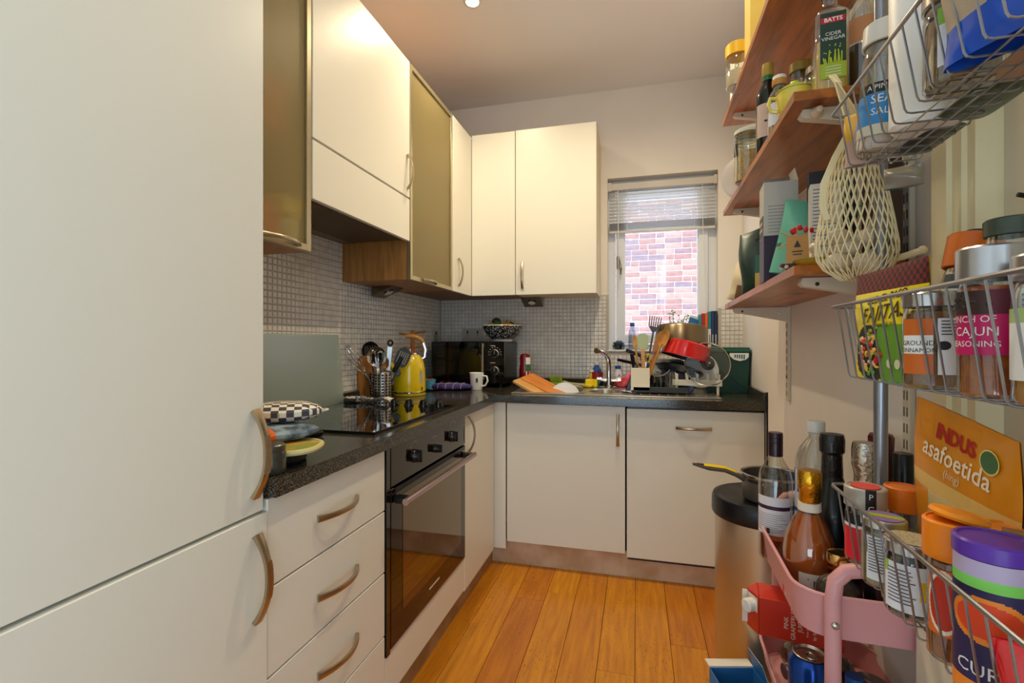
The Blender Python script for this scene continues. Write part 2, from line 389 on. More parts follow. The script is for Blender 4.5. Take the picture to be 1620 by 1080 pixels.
# ---- window
UPVC = M('#e9edf2', 0.3)
b = MB(); fy0, fy1 = 3.20, 3.26
def ring(b, x0, x1, z0, z1, wdt, y0, y1, m=0):
    b.box(x0, x0+wdt, y0, y1, z0, z1, m).box(x1-wdt, x1, y0, y1, z0, z1, m).box(x0+wdt, x1-wdt, y0, y1, z0, z0+wdt, m).box(x0+wdt, x1-wdt, y0, y1, z1-wdt, z1, m)
ring(b, WXa, WXb, WZa, WZb, 0.045, fy0, fy1)
win = struct('window_1', b, UPVC)
b = MB(); ring(b, WXa+0.05, WXb-0.05, WZa+0.05, WZb-0.05, 0.05, fy0-0.018, fy1-0.01); ring(b, WXa+0.098, WXb-0.098, WZa+0.098, WZb-0.098, 0.01, fy0+0.0, fy1-0.02)
sash = part('sash', b, UPVC, win)
b = MB().box(-0.128, -0.110, fy0-0.03, fy0-0.018, 1.66, 1.74, 0, 0.003).tube([(-0.119, fy0-0.035, 1.73), (-0.112, fy0-0.05, 1.71), (-0.100, fy0-0.052, 1.66), (-0.103, fy0-0.045, 1.62)], 0.007)
part('handle', b, M('#8a8168', 0.35, 0.6), sash)
part('pane', MB().box(WXa+0.1, WXb-0.1, fy0+0.02, fy0+0.025, WZa+0.1, WZb-0.1), pane_mat('#f4f8fb', 0.1), sash)
part('window_sill', MB().box(WXa, WXb, BY-0.012, fy0, WZa, WZa+0.012, 0, 0.003), M('#e8ebee', 0.35), win)

# ---- venetian blind
bl = thing('venetian_blind', 'white venetian blind half lowered in the window recess', 'blind', (0, 3.155, 0))
part('headrail', MB().box(-0.180, 0.468, -0.016, 0.016, 2.155, 2.20, 0, 0.003).box(-0.183, -0.16, -0.02, 0.019, 2.150, 2.206, 0, 0.002).box(0.45, 0.471, -0.02, 0.019, 2.150, 2.206, 0, 0.002), M('#cfc8bf', 0.4), bl)
sl = MB().grid(1, 4, lambda u, v: (-0.318+0.636*u, -0.0125+0.025*v, 0.0022*math.sin(PI*v)-0.003*(v-0.5)), 0).mesh(M('#f2f1ee', 0.35), 'slat')
zs = [2.136-0.0215*i for i in range(9)]+[1.944-0.0042*i for i in range(11)]
for z in zs:
    o = bpy.data.objects.new('slat', sl); COL.objects.link(o); o.parent = bl; o.location = (0.144, 0, z); o.rotation_euler = (R(-12) if z > 1.95 else 0, 0, 0)
part('bottom_rail', MB().box(-0.174, 0.462, -0.0125, 0.0125, 1.882, 1.896, 0, 0.003), M('#ddd6cb', 0.4), bl)
for x in (-0.06, 0.34): part('ladder_cord', MB().box(x-0.001, x+0.001, -0.0145, -0.0135, 1.89, 2.155).box(x-0.001, x+0.001, 0.0135, 0.0145, 1.89, 2.155), WHITE, bl)
part('tilt_wand', MB().tube([(-0.118, -0.02, 2.15), (-0.116, -0.022, 1.8), (-0.117, -0.022, 1.52)], 0.0035, 6), M('#dfe2e6', 0.2), bl)
part('pull_cord', MB().tube([(0.385, -0.02, 2.15), (0.392, -0.022, 1.7), (0.405, -0.022, 1.36)], 0.0016, 5).ball((0.405, -0.022, 1.35), (0.005, 0.005, 0.012), 0, 8, 6), WHITE, bl)

# ---- brick wall outside
bw = thing('brick_wall', 'sunlit red brick house wall with pale mortar outside the kitchen window', 'wall', (0, 6.8, 0))
part('mortar', MB().box(-3.0, 3.6, 0.012, 0.2, -0.5, 6.0), M('#d9d3ce', 0.95), bw)
brs = [M('#ab8178', 0.9, var=('#9c726c', 14.0)), M('#9f8080', 0.9, var=('#8d7074', 14.0)), M('#b5968a', 0.9, var=('#a8887e', 14.0)), M('#857078', 0.9, var=('#967f84', 14.0))]
bms = [[MB().box(-l/2, l/2, 0, 0.04, -0.032, 0.032, 0, 0.003).mesh(m, 'brick', 0) for l in (0.214, 0.101)] for m in brs]
cnt = 0; rest = MB()
for r in range(-8, 52):
    x = -2.6+(0.06 if r % 2 else 0.17)+random.uniform(-.01, .01); i = r
    while x < 3.2:
        kk = 1 if (i % 3 == 0) else 0; l = (0.224, 0.111)[kk]; z = 0.98+0.075*r; mi = random.choice([0, 0, 1, 1, 2, 2, 3])
        if -0.62 < x < 1.1 and 0 <= r < 33 and cnt < 298:
            o = bpy.data.objects.new('brick', bms[mi][kk]); COL.objects.link(o); o.parent = bw; o.location = (x+l/2, random.uniform(0, 0.006), z); cnt += 1
        else: rest.box(x+0.005, x+l-0.005, 0.003, 0.03, z-0.032, z+0.032, mi)
        x += l; i += 1
o = part('further_bricks', rest, brs, bw, smooth=0); o['kind'] = 'stuff'

# ---- ceiling downlights
for i, ((x, y), e) in enumerate(zip(SPOTS, SPOT_W)):
    if i == 0:
        t = thing('ceiling_downlight', 'lit recessed downlight in the ceiling over the hob', 'ceiling light', (x, y, CEIL))
    else:
        t = thing('ceiling_downlight', 'recessed downlight in the ceiling outside the picture, %s' % ('beside the hob light', 'above the oven aisle', 'above the camera', 'at the rear of the room')[i-1], 'ceiling light', (x, y, CEIL))
    part('trim_ring', MB().lathe([(0.030, -0.001), (0.030, -0.006), (0.042, -0.005), (0.045, -0.0005), (0.03, -0.0005)], 28), M('#dcd8d0', 0.3, 0.5), t)
    part('bulb', MB().lathe([(0, -0.003), (0.030, -0.003), (0.030, -0.0005), (0, -0.0005)], 24), M('#fff3dc', 0.5, em=40.0), t)
    light('SPOT', (x, y, CEIL-0.012), e*PI, WARM, 0.03, (0, 0, 0), spot=165)

# ================================================================ HANDLES
def handle(parent, c, L, out, along, wd=0.012, bow=0.030, label='brushed metal bow handle', ridges=False):
    """curved strap handle: c centre on the door face, out = outward axis, along = length axis"""
    o, a = Vector(out), Vector(along); side = o.cross(a); N = 18; pts = []; sc = []
    for i in range(N+1):
        t = -1+2*i/N; pts.append(Vector(c)+a*(t*L/2)+o*(0.004+bow*(1-abs(t)**2.2))); sc.append(1.0+0.35*abs(t)**3)
    sec = [(-wd/2, -0.0028), (-wd/2+0.002, -0.004), (wd/2-0.002, -0.004), (wd/2, -0.0028), (wd/2, 0.0028), (wd/2-0.002, 0.004), (-wd/2+0.002, 0.004), (-wd/2, 0.0028)]
    b = MB().sweep(pts, sec, tuple(o), 0, False, sc)
    if ridges:
        for i in range(26):
            t = -0.42+0.84*i/25; p = Vector(c)+a*(t*L/2)+o*(0.0082+bow*(1-abs(t)**2.2)); u = a*0.0012
            vs = [p-u-side*wd*.48, p+u-side*wd*.48, p+u+side*wd*.48, p-u+side*wd*.48]; vs += [v+o*0.0009 for v in vs]
            b.add([tuple(v) for v in vs], [(4, 5, 6, 7), (0, 1, 5, 4), (1, 2, 6, 5), (2, 3, 7, 6), (3, 0, 4, 7)])
    return part('handle', b, NICKEL, parent, label)
X, Y, Z = (1, 0, 0), (0, 1, 0), (0, 0, 1)
DX = -0.735                                # face of the left-hand doors
CARC = M('#cbb490', 0.6)

# tall fridge cabinet
t = thing('tall_fridge_cabinet', 'tall cream fridge cabinet with two doors filling the left foreground', 'cabinet', (0, 0, 0))
part('body', MB().box(LX+0.003, DX-0.021, 0.20, 0.822, 0.09, 2.43), CREAM, t)
for z0, z1, zh, x1, y1 in ((0.848, 2.43, 0.968, DX, 0.818), (0.095, 0.842, 0.722, DX+0.004, 0.824)):
    d = part('door', MB().box(DX-0.018, x1, 0.205, y1, z0, z1, 0, 0.0015), CREAM, t)
    handle(d, (x1, 0.792, zh), 0.172, X, Z, 0.015, 0.028, ridges=True)

# drawer cabinet
t = thing('drawer_cabinet', 'cream four-drawer base cabinet between the fridge cabinet and the oven', 'cabinet')
part('body', MB().box(LX+0.01, DX-0.020, 0.828, 1.296, 0.095, 0.870), CARC, t)
zz = [0.868, 0.680, 0.495, 0.303, 0.098]
for i in range(4):
    d = part('drawer', MB().box(DX-0.018, DX, 0.828, 1.302, zz[i+1]+0.002, zz[i]-0.002, 0, 0.0015), CREAM, t)
    handle(d, (DX, 1.066, zz[i]-0.098), 0.165, X, Y, 0.012, 0.026)

# built-in oven
t = thing('built_in_oven', 'black built-in electric oven with mirror glass door below the hob', 'oven')
OVG = M('#2a2317', 0.05, 0.85, coat=0.5)
part('body', MB().box(LX+0.03, DX-0.022, 1.330, 1.966, 0.25, 0.866), BLACK, t)
part('side_trim', MB().box(DX-0.02, DX+0.004, 1.306, 1.3275, 0.235, 0.868), GLOSSBLACK, t)
cp = part('control_panel', MB().box(DX-0.02, DX+0.006, 1.329, 1.984, 0.742, 0.868, 0, 0.002), OVG, t)
b = MB()
for y, z in ((1.489, 0.826), (1.66, 0.812), (1.84, 0.838)):
    for k in range(7):
        a = R(30+k*20) if y != 1.66 else R(60+k*10); b.box(DX+0.006, DX+0.0066, y+0.032*math.cos(a)-.002, y+0.032*math.cos(a)+.002, z+0.026*math.sin(a)-.001, z+0.026*math.sin(a)+.001)
    b.box(DX+0.006, DX+0.0066, y-0.01, y-0.004, z-0.036, z-0.030).box(DX+0.006, DX+0.0066, y+0.004, y+0.01, z-0.036, z-0.030)
o = part('markings', b, M('#c9b78c', 0.5), cp); o['kind'] = 'stuff'
for y, z, r in ((1.489, 0.804, 0.021), (1.660, 0.792, 0.015), (1.822, 0.806, 0.021)):
    b = MB(); b.T = Matrix.Translation((DX+0.006, y, z)) @ Matrix.Rotation(R(90), 4, 'Y')
    b.lathe([(r*1.08, 0), (r*1.08, 0.004), (r, 0.006), (r*.93, 0.022), (r*.6, 0.024), (0, 0.024)], 24); b.T = b.T @ Matrix.Identity(4); b.box(-r*.95, r*.95, -0.004, 0.004, 0.02, 0.029, 0, 0.001)
    part('knob', b, BLACK, t)
dr = part('door', MB().box(DX-0.02, DX+0.006, 1.329, 1.984, 0.246, 0.736, 0, 0.002), OVG, t)
part('door_glass', MB().box(DX+0.0062, DX+0.0072, 1.405, 1.93, 0.33, 0.70), M('#6e5c36', 0.04, 0.9, coat=0.6), dr)
part('vent_gap', MB().box(DX-0.01, DX+0.010, 1.35, 1.965, 0.722, 0.736), BLACK, dr)
part('name_strip', MB().box(DX+0.006, DX+0.0068, 1.61, 1.70, 0.289, 0.295), M('#d8d4c8', 0.3), dr)
b = MB().tube([(DX+0.052, 1.335, 0.700), (DX+0.052, 1.978, 0.700)], 0.011, 14)
hd = part('handle', b, M('#b9a3a0', 0.25, 0.9), dr, 'straight satin metal bar handle')
for y in (1.342, 1.938): part('handle_bracket', MB().box(DX+0.006, DX+0.050, y, y+.03, 0.690, 0.712, 0, 0.004), BLACK, dr)
t = thing('oven_housing', 'cream housing panel below and around the black oven', 'cabinet')
part('lower_panel', MB().box(DX-0.018, DX-0.001, 1.306, 1.986, 0.098, 0.234, 0, 0.0015), CREAM, t)
part('edge_strip', MB().box(DX-0.012, DX+0.001, 1.306, 1.986, 0.2345, 0.242), M('#c3cce0', 0.3, 0.3), t)

# narrow cabinet + corner post
t = thing('narrow_base_cabinet', 'narrow cream base cabinet right of the oven in the corner', 'cabinet')
part('body', MB().box(LX+0.03, DX-0.020, 1.990, 2.458, 0.095, 0.870), CARC, t)
d = part('door', MB().box(DX-0.018, DX+0.001, 1.990, 2.432, 0.092, 0.868, 0, 0.0015), CREAM, t)
handle(d, (DX+0.001, 2.035, 0.775), 0.16, X, Z, 0.011, 0.028)
part('corner_post', MB().box(DX-0.01, -0.674, 2.452, 2.47, 0.095, 0.868), CREAM, t)
DY = 2.452
t = thing('sink_cabinet', 'cream base cabinet under the sink, door with upright handle', 'cabinet')
part('body', MB().box(-0.668, -0.060, DY+0.020, 3.10, 0.13, 0.745), CARC, t)
d = part('door', MB().box(-0.667, -0.058, DY, DY+0.018, 0.135, 0.866, 0, 0.0015), CREAM, t)
handle(d, (-0.093, DY, 0.748), 0.155, (0, -1, 0), Z, 0.012, 0.024)
t = thing('dishwasher', 'built-in dishwasher behind a cream door with level handle', 'dishwasher')
part('body', MB().box(-0.045, 0.555, DY+0.024, 3.05, 0.10, 0.86), M('#33302c', 0.6), t)
d = part('door', MB().box(-0.050, 0.572, DY+0.002, DY+0.022, 0.118, 0.858, 0, 0.0015), CREAM, t)
handle(d, (0.262, DY+0.002, 0.772), 0.158, (0, -1, 0), X, 0.012, 0.024)
part('lower_shadow_gap', MB().box(-0.045, 0.572, DY+0.008, DY+0.022, 0.859, 0.871), BLACK, t)

# worktop (L-shaped, cut out for the bowls), upstands and end strip
TZ0, TZ1 = 0.872, 0.910; SX0, SX1, SY0, SY1 = -0.60, -0.05, 2.545, 2.955
b = MB().prism([(LX+0.002, 0.824), (-0.71, 0.824), (-0.71, 2.418), (LX+0.002, 2.418)], TZ0, TZ1)
b.box(LX+0.002, SX0, 2.418, BY-0.002, TZ0, TZ1).box(SX0, SX1, 2.418, SY0, TZ0, TZ1).box(SX0, SX1, SY1, BY-0.002, TZ0, TZ1)
b.prism([(SX1, 2.418), (wallx(2.418)-0.002, 2.418), (wallx(BY)-0.004, BY-0.002), (SX1, BY-0.002)], TZ0, TZ1)
t = solo('worktop', b, GRANITE, 'black speckled L-shaped worktop running from fridge cabinet to right wall', 'worktop', smooth=0)
part('upstand', MB().box(LX+0.002, LX+0.018, 0.824, BY-0.004, TZ1, TZ1+0.04, 0, 0.002), GRANITE, t)
part('upstand', MB().box(LX+0.020, wallx(BY)-0.024, BY-0.018, BY-0.003, TZ1, TZ1+0.04, 0, 0.002), GRANITE, t)
b = MB(); rw(b, 2.422, BY-0.004, TZ1, TZ1+0.045, -0.019, -0.003); part('upstand', b, GRANITE, t)
part('joint_strip', MB().prism([(-0.716, 2.412), (-0.712, 2.416), (-0.80, 2.505), (-0.804, 2.501)], TZ1, TZ1+0.0008), M('#8f9298', 0.3, 0.8), t)
part('end_strip', MB().box(wallx(2.418)-0.006, wallx(2.418)+0.003, 2.405, 2.419, 0.60, 0.958).box(wallx(2.418)-0.0075, wallx(2.418)+0.0035, 2.403, 2.405, 0.885, 0.89).box(wallx(2.418)-0.0075, wallx(2.418)+0.0035, 2.403, 2.405, 0.915, 0.92), M('#17171a', 0.35, 0.6), t)

# hob
t = thing('hob', 'black glass ceramic hob set in the left worktop', 'hob', (0, 0, TZ1))
part('glass_plate', MB().box(-1.262, -0.762, 1.288, 1.925, 0.0005, 0.008, 0, 0.003), GLOSSBLACK, t)
b = MB().box(-1.264, -0.760, 1.284, 1.2875, 0.0005, 0.0085).box(-0.7615, -0.758, 1.284, 1.929, 0.0005, 0.0085).box(-1.264, -0.76, 1.926, 1.929, 0.0005, 0.0085)
part('rim', b, M('#1b1b1b', 0.3, 0.5), t)
for x, y, r in ((-1.13, 1.47, .09), (-0.9, 1.45, .075), (-1.12, 1.74, .075)): part('zone_ring', MB().lathe([(r, 0.0082), (r+0.0015, 0.0082)], 40, 0, x, y), M('#3c3c3e', 0.3), t)

for x in (-1.005, -0.937, -0.870, -0.802):
    b = MB().lathe([(0.021, 0.008), (0.021, 0.012), (0.017, 0.018), (0.0155, 0.030), (0.012, 0.032), (0, 0.032)], 20, 0, x, 1.862).box(x-0.004, x+0.004, 1.862-0.02, 1.862+0.018, 0.012, 0.036, 0, 0.0015)
    part('knob', b, GLOSSBLACK, t)

# ================================================================ WALL CABINETS
UX, UY, UZ0, UZ1 = -0.98, 2.78, 1.468, 2.435
ALU = M('#c3b795', 0.3, 0.8); FROST = frosted_pane()
def open_carcass(b, y0, y1, x0=LX+0.003, x1=UX-0.020, z0=UZ0, z1=UZ1, t=0.016):
    b.box(x0, x1, y0, y0+t, z0, z1).box(x0, x1, y1-t, y1, z0, z1).box(x0, x1, y0+t, y1-t, z0, z0+t).box(x0, x1, y0+t, y1-t, z1-t, z1).box(x0, x0+0.006, y0+t, y1-t, z0+t, z1-t)
def frosted(label, y0, y1, hy):
    t = thing('frosted_wall_cabinet', label, 'cabinet'); b = MB(); open_carcass(b, y0, y1); part('body', b, OAK, t)
    for z in (1.78, 2.10): part('shelf', MB().box(LX+0.01, UX-0.06, y0+0.017, y1-0.017, z, z+0.016), OAK, t)
    a, c = y0+0.002, y1-0.002; f = 0.020
    b = MB().box(UX-0.018, UX, a, a+f, UZ0, UZ1, 0, .001).box(UX-0.018, UX, c-f, c, UZ0, UZ1, 0, .001).box(UX-0.018, UX, a+f, c-f, UZ0, UZ0+f, 0, .001).box(UX-0.018, UX, a+f, c-f, UZ1-f, UZ1, 0, .001)
    d = part('door', b, ALU, t, 'satin metal framed door')
    part('frosted_pane', MB().box(UX-0.011, UX-0.007, a+f, c-f, UZ0+f, UZ1-f), FROST, d, smooth=0)
    handle(d, (UX, hy, UZ0+0.013), 0.15, X, Y, 0.011, 0.022)
    return t
frosted('frosted glass wall cabinet beside the tall fridge cabinet', 0.83, 1.290, 1.155)
frosted('frosted glass wall cabinet between the extractor cabinet and the corner', 1.962, 2.470, 2.16)
t = thing('extractor_cabinet', 'cream wall cabinet housing the extractor hood above the hob', 'cabinet')
part('body', MB().box(LX+0.003, UX-0.020, 1.294, 1.956, 1.66, UZ1), CARC, t)
d = part('door', MB().box(UX-0.018, UX, 1.295, 1.955, 1.829, UZ1, 0, 0.0015), CREAM, t)
handle(d, (UX, 1.932, 1.938), 0.15, X, Z, 0.011, 0.024)
part('flap_panel', MB().box(UX-0.018, UX, 1.295, 1.955, 1.636, 1.822, 0, 0.0015), CREAM, t)
t = thing('extractor_hood', 'dark extractor hood with mesh grille under the cabinet over the hob', 'extractor')
part('casing', MB().box(LX+0.008, -1.26, 1.296, 1.954, 1.640, 1.659).box(-1.26, UX-0.021, 1.296, 1.954, 1.650, 1.659), M('#8a7d6b', 0.4, 0.6), t)
b = MB()
for i in range(46):
    y = 1.305+i*0.0142; b.box(-1.255, UX-0.025, y-0.0016, y+0.0016, 1.6415, 1.6435)
for i in range(20):
    x = -1.25+i*0.0128; b.box(x-0.0014, x+0.0014, 1.30, 1.95, 1.6405, 1.6425)
g = part('grille', b, M('#8c7d68', 0.4, 0.7), t, smooth=0)
part('lamp_cover', MB().box(-1.325, -1.27, 1.38, 1.55, 1.634, 1.6395, 0, .002), M('#6f675c', 0.4), t)
t = thing('corner_wall_cabinet', 'cream corner wall cabinet with two narrow doors meeting at a right angle', 'cabinet')
b = MB().prism([(LX+0.003, 2.476), (UX-0.020, 2.476), (UX-0.020, UY+0.020), (-0.706, UY+0.020), (-0.706, BY-0.003), (LX+0.003, BY-0.003)], UZ0+0.006, UZ1)
part('body', b, M('#8a6a44', 0.55), t)
d = part('door', MB().box(UX-0.018, UX, 2.474, UY-0.002, UZ0, UZ1, 0, 0.0015), CREAM, t)
handle(d, (UX, 2.555, 1.583), 0.155, X, Z, 0.011, 0.024)
part('door', MB().box(UX+0.001, -0.706, UY, UY+0.018, UZ0, UZ1+0.012, 0, 0.0015), CREAM, t)
t = thing('large_wall_cabinet', 'widest cream wall cabinet on the back wall left of the window', 'cabinet')
part('body', MB().box(-0.703, -0.226, UY+0.020, BY-0.003, UZ0+0.003, UZ1+0.012), M('#dccaa4', 0.5), t)
d = part('door', MB().box(-0.702, -0.226, UY, UY+0.018, UZ0, UZ1+0.014, 0, 0.0015), CREAM, t)
handle(d, (-0.660, UY, 1.583), 0.155, (0, -1, 0), Z, 0.011, 0.024)
# wedge lights under the wall cabinets
for lab, lx, ly, rz in (('triangular metal light under the corner wall cabinets on the left wall', -1.23, 2.22, 0.0), ('triangular metal light under the large wall cabinet on the back wall', -0.655, 3.02, R(-90))):
    t = thing('under_cabinet_light', lab, 'light', (lx, ly, UZ0), rz)
    b = MB().prism([(-0.06, -0.001), (0.055, -0.001), (-0.06, -0.052)], -0.062, 0.062, 'xz'); part('wedge_body', b, M('#6d6253', 0.25, 0.9), t)
    b = MB(); b.T = Matrix.Translation((-0.0, 0, -0.0285)) @ Matrix.Rotation(R(156), 4, 'Y'); b.cyl(0.026, 0, 0.003, 0, seg=20).lathe([(0.02, 0.003), (0.02, 0.004), (0, 0.004)], 20, 1)
    part('lens', b, [STEEL, M('#ddd6c4', 0.15)], t)
# ================================================================ COUNTER THINGS, LEFT RUN
T = TZ1
def frost_mat():
    m = bpy.data.materials.new('etched_glass'); m.use_nodes = True; n_ = m.node_tree.nodes; l = m.node_tree.links; n_.remove(n_['Principled BSDF'])
    tr = n_.new('ShaderNodeBsdfTransparent'); tr.inputs[0].default_value = lin('#d3e2da'); g = n_.new('ShaderNodeBsdfGlossy'); g.inputs['Roughness'].default_value = .28
    d = n_.new('ShaderNodeBsdfDiffuse'); d.inputs[0].default_value = lin('#d3e0d6'); a = n_.new('ShaderNodeMixShader'); a.inputs[0].default_value = .36; c = n_.new('ShaderNodeMixShader'); c.inputs[0].default_value = .16
    l.new(tr.outputs[0], a.inputs[1]); l.new(d.outputs[0], a.inputs[2]); l.new(a.outputs[0], c.inputs[1]); l.new(g.outputs[0], c.inputs[2]); l.new(c.outputs[0], n_['Material Output'].inputs[0]); return m
def cloth_grid(nu, nv, fn, thick=0.004):
    """closed thin cloth / pad from a height function"""
    b = MB(); b.grid(nu, nv, lambda u, v: fn(u, v, 1)); b.grid(nu, nv, lambda u, v: fn(1-u, v, 0)); return b
def pad(w, d, h, n=14, pw=2.6, wav=0.0):
    """soft superellipse cushion lying flat; w along x, d along y"""
    b = MB(); rows = 7; seg = 28; vs = []; fs = []
    for j in range(rows+1):
        ph = -PI/2+PI*j/rows; rr = math.cos(ph)**0.55 if abs(ph) < PI/2-1e-6 else 0; z = h/2*(1+math.sin(ph))
        for i in range(seg):
            a = 2*PI*i/seg; c, s_ = math.cos(a), math.sin(a); e = 2/pw
            x = w/2*rr*math.copysign(abs(c)**e, c); y = d/2*rr*math.copysign(abs(s_)**e, s_)
            vs.append((x, y, z+wav*math.sin(9*x/w+5*y/d)*math.sin(ph+PI/2)))
    for j in range(rows):
        for i in range(seg): fs.append((j*seg+i, j*seg+(i+1) % seg, (j+1)*seg+(i+1) % seg, (j+1)*seg+i))
    return b.add(vs, fs)
# glass splashback
b = MB(); b.box(-0.003, 0.003, -0.31, 0.22, 0, 0.31, 0, 0.001)
GGREEN = frost_mat()
t = solo('glass_splashback', b, GGREEN, 'frosted pale green glass sheet leaning on the tiles behind the hob', 'splashback', (-1.292, 1.70, T+0.001), 0, None, 0, R(-5))
# oven gloves and pot holder by the fridge cabinet
t = thing('potholder', 'yellow-green quilted potholder at the bottom of the pile beside the fridge cabinet', 'potholder', (-0.800, 0.945, T+0.028), R(20))
b = pad(0.17, 0.15, 0.014); part('quilted_pad', b, M('#dc9a35', 0.9, bump=(60, .6), var=('#8a8f3a', 22.0)), t)
b = MB().tube([(0.085*math.copysign(abs(math.cos(a))**.75, math.cos(a)), 0.075*math.copysign(abs(math.sin(a))**.75, math.sin(a)), 0.007) for a in [2*PI*i/32 for i in range(32)]], 0.0065, 8, 0, True)
part('piping', b, M('#ccc48a', 0.9, bump=(200, .5)), t)
t = thing('oven_glove', 'patterned grey and orange oven glove lying over the yellow potholder', 'oven glove', (-0.845, 0.985, T+0.043), R(62))
part('hand', pad(0.19, 0.14, 0.034, wav=.002), M('#9ab0c0', 0.9, var=('#45505e', 26.0)), t)
b = pad(0.08, 0.13, 0.036); b2 = MB().at(-0.075, 0, 0.002); b2.V = [tuple(Vector(v)+Vector((-0.055, -0.012, -0.0005))) for v in b.V]; b2.F = b.F; b2.FM = b.FM
part('cuff', b2, M('#e0661c', 0.9, bump=(120, .4)), t)
t = thing('oven_glove', 'black and white checked oven glove on top of the pile by the fridge cabinet', 'oven glove', (-0.885, 1.045, T+0.076), R(35))
part('hand', pad(0.20, 0.14, 0.048, wav=.002), checker('#efe8d6', '#4a4652', 58), t)
part('hanging_loop', MB().tube([(0.092, -.012, .022), (0.106, -.013, .024), (0.112, 0, .024), (0.106, .013, .024), (0.092, .012, .022)], 0.003, 6), M('#ded8c8', 0.9), t)
t = thing('gas_lighter', 'black lighter poking out from under the oven gloves', 'lighter', (-0.925, 1.18, T+0.001), R(70))
part('grip', MB().box(-0.015, 0.062, -0.012, 0.012, 0, 0.018, 0, 0.006), GLOSSBLACK, t)
part('nozzle', MB().box(-0.13, -0.015, -0.005, 0.005, 0.004, 0.013, 0, 0.002), STEEL, t)
t = thing('salt_jar', 'small dark glass jar at the worktop edge against the fridge cabinet', 'jar', (-0.752, 0.860, T))
part('glass_body', MB().lathe([(0, .001), (.026, .001), (.029, .006), (.029, .042), (.024, .050)], 20), M('#35362c', 0.12, coat=.5), t)
part('lid', MB().lathe([(.026, .048), (.027, .050), (.027, .060), (.024, .063), (0, .063)], 20), M('#55544a', 0.3, .5), t)
for (x, y, lab, h) in ((-0.815, 0.955, 'dark round trivet under the yellow potholder', .026),):
    t = solo('trivet', MB().cyl(.06, 0, h, 0, seg=28, bev=.004), M('#25241f', .5), lab, 'trivet', (x, y, T+.001))

# spoon rest
t = thing('spoon_rest', 'patterned ceramic spoon rest lying on the rear of the hob', 'spoon rest', (-1.165, 1.905, T+0.009), R(-6))
b = MB(); N = 26
def spoonrest(u, v, top):
    x = -0.115+0.25*u; wv = 0.046*math.sqrt(max(0, 1-((x+0.055)/0.062)**2)) if x < -0.02 else 0.0
    wv = max(wv, 0.016+0.010*max(0, (x-0.03))/0.1 if x > -0.11 else 0)
    if u < 0.02: wv *= 0.3
    y = wv*(2*v-1); e = abs(2*v-1); z = 0.006+0.012*e**3*(1 if x < .02 else .5)+(0.014*math.sin(max(0, (x-0.02))/0.115*PI*.5))+(-.012*max(0, (x-.1)/.035) if x > .1 else 0)
    return (x, y, z+(0.003 if top else -0.003))
b.grid(26, 10, lambda u, v: spoonrest(u, v, 1)).grid(26, 10, lambda u, v: spoonrest(u, 1-v, 0))
part('dish', b, speckle('#e3ded3', '#6c6a72', 90, .60, .2), t)

# utensil canisters
def canister(label, loc, r, h):
    t = thing('utensil_canister', label, 'canister', loc); b = MB()
    b.lathe([(0, .001), (r-.002, .001), (r, .003), (r, h-.002), (r-.001, h), (r-.003, h-.002), (r-.003, .004), (0, .004)], 32)
    part('steel_body', b, M('#b3b1b0', 0.25, 0.95), t); holes = MB()
    for i in range(15):
        a = 2*PI*i/15+.1
        for j in range(8):
            z = .020+j*.0138
            if j % 1 == 0:
                T0 = holes.T; holes.T = Matrix.Rotation(a, 4, 'Z') @ Matrix.Translation((0, -r-.0006, z)) @ Matrix.Rotation(R(90), 4, 'X'); holes.lathe([(0.0052, 0), (0, 0.0002)], 10); holes.T = T0
    o = part('punched_holes', holes, M('#101012', .6), t, smooth=0); o['kind'] = 'stuff'; return t
canister('perforated steel utensil canister in front, nearest the hob', (-1.205, 2.115, T), .043, .132)
canister('perforated steel utensil canister behind the front one, against the tiles', (-1.268, 2.168, T), .041, .128)
UG = 'utensils in the steel canisters'
def uten(name, label, cat, base, tip, group=UG):
    """Empty at base, local +Z to tip; front (-Y) roughly to the camera"""
    B, E = Vector(base), Vector(tip); d = (E-B); L = d.length; q = d.to_track_quat('Z', 'Y')
    o = thing(name, label, cat, base, 0, group); z = d.normalized(); f = (Vector((0, 0, 1.19))-B); f = (f-z*f.dot(z)).normalized(); y = -f; x = y.cross(z)
    o.rotation_euler = Matrix((x, y, z)).transposed().to_euler(); return o, L
def paddle(b, w, h, z0, th=.003, n=14, m=0, sq=2.0, cy=0.0, bowl=0.0):
    """flat rounded paddle in local XZ plane"""
    pts = []
    for i in range(n*2):
        a = 2*PI*i/(n*2); c, s_ = math.cos(a), math.sin(a); e = 2/sq; pts.append((w/2*math.copysign(abs(c)**e, c), z0+h/2+h/2*math.copysign(abs(s_)**e, s_)))
    k = len(pts); vs = []
    for (rr, yy) in ((1.0, -th/2), (1.0, th/2)): vs += [(x, yy+cy, z) for x, z in pts]
    cz = z0+h/2; inner = [(x*.6, -th/2+cy+bowl, cz+(z-cz)*.6) for x, z in pts]; innerb = [(x*.6, th/2+cy+bowl, cz+(z-cz)*.6) for x, z in pts]
    vs += inner+innerb; c0 = len(vs); vs += [(0, -th/2+cy+bowl*1.3, cz), (0, th/2+cy+bowl*1.3, cz)]; fs = []
    for i in range(k):
        j = (i+1) % k
        fs += [(i, j, k+j, k+i), (i, 2*k+i, 2*k+j, j), (k+i, k+j, 3*k+j, 3*k+i), (2*k+i, c0, 2*k+j), (3*k+i, 3*k+j, c0+1)]
    return b.add(vs, fs, m)
def slots(b, n, w, h, z0, y=-.004, m=1, tilt=0):
    for i in range(n):
        x = (i-(n-1)/2)*w; b.add([(x-w*.22, y, z0), (x+w*.22, y, z0), (x+w*.22+tilt, y, z0+h), (x-w*.22+tilt, y, z0+h)], [(0, 1, 2, 3)], m)
cbase = (-1.205, 2.115, T+.012)
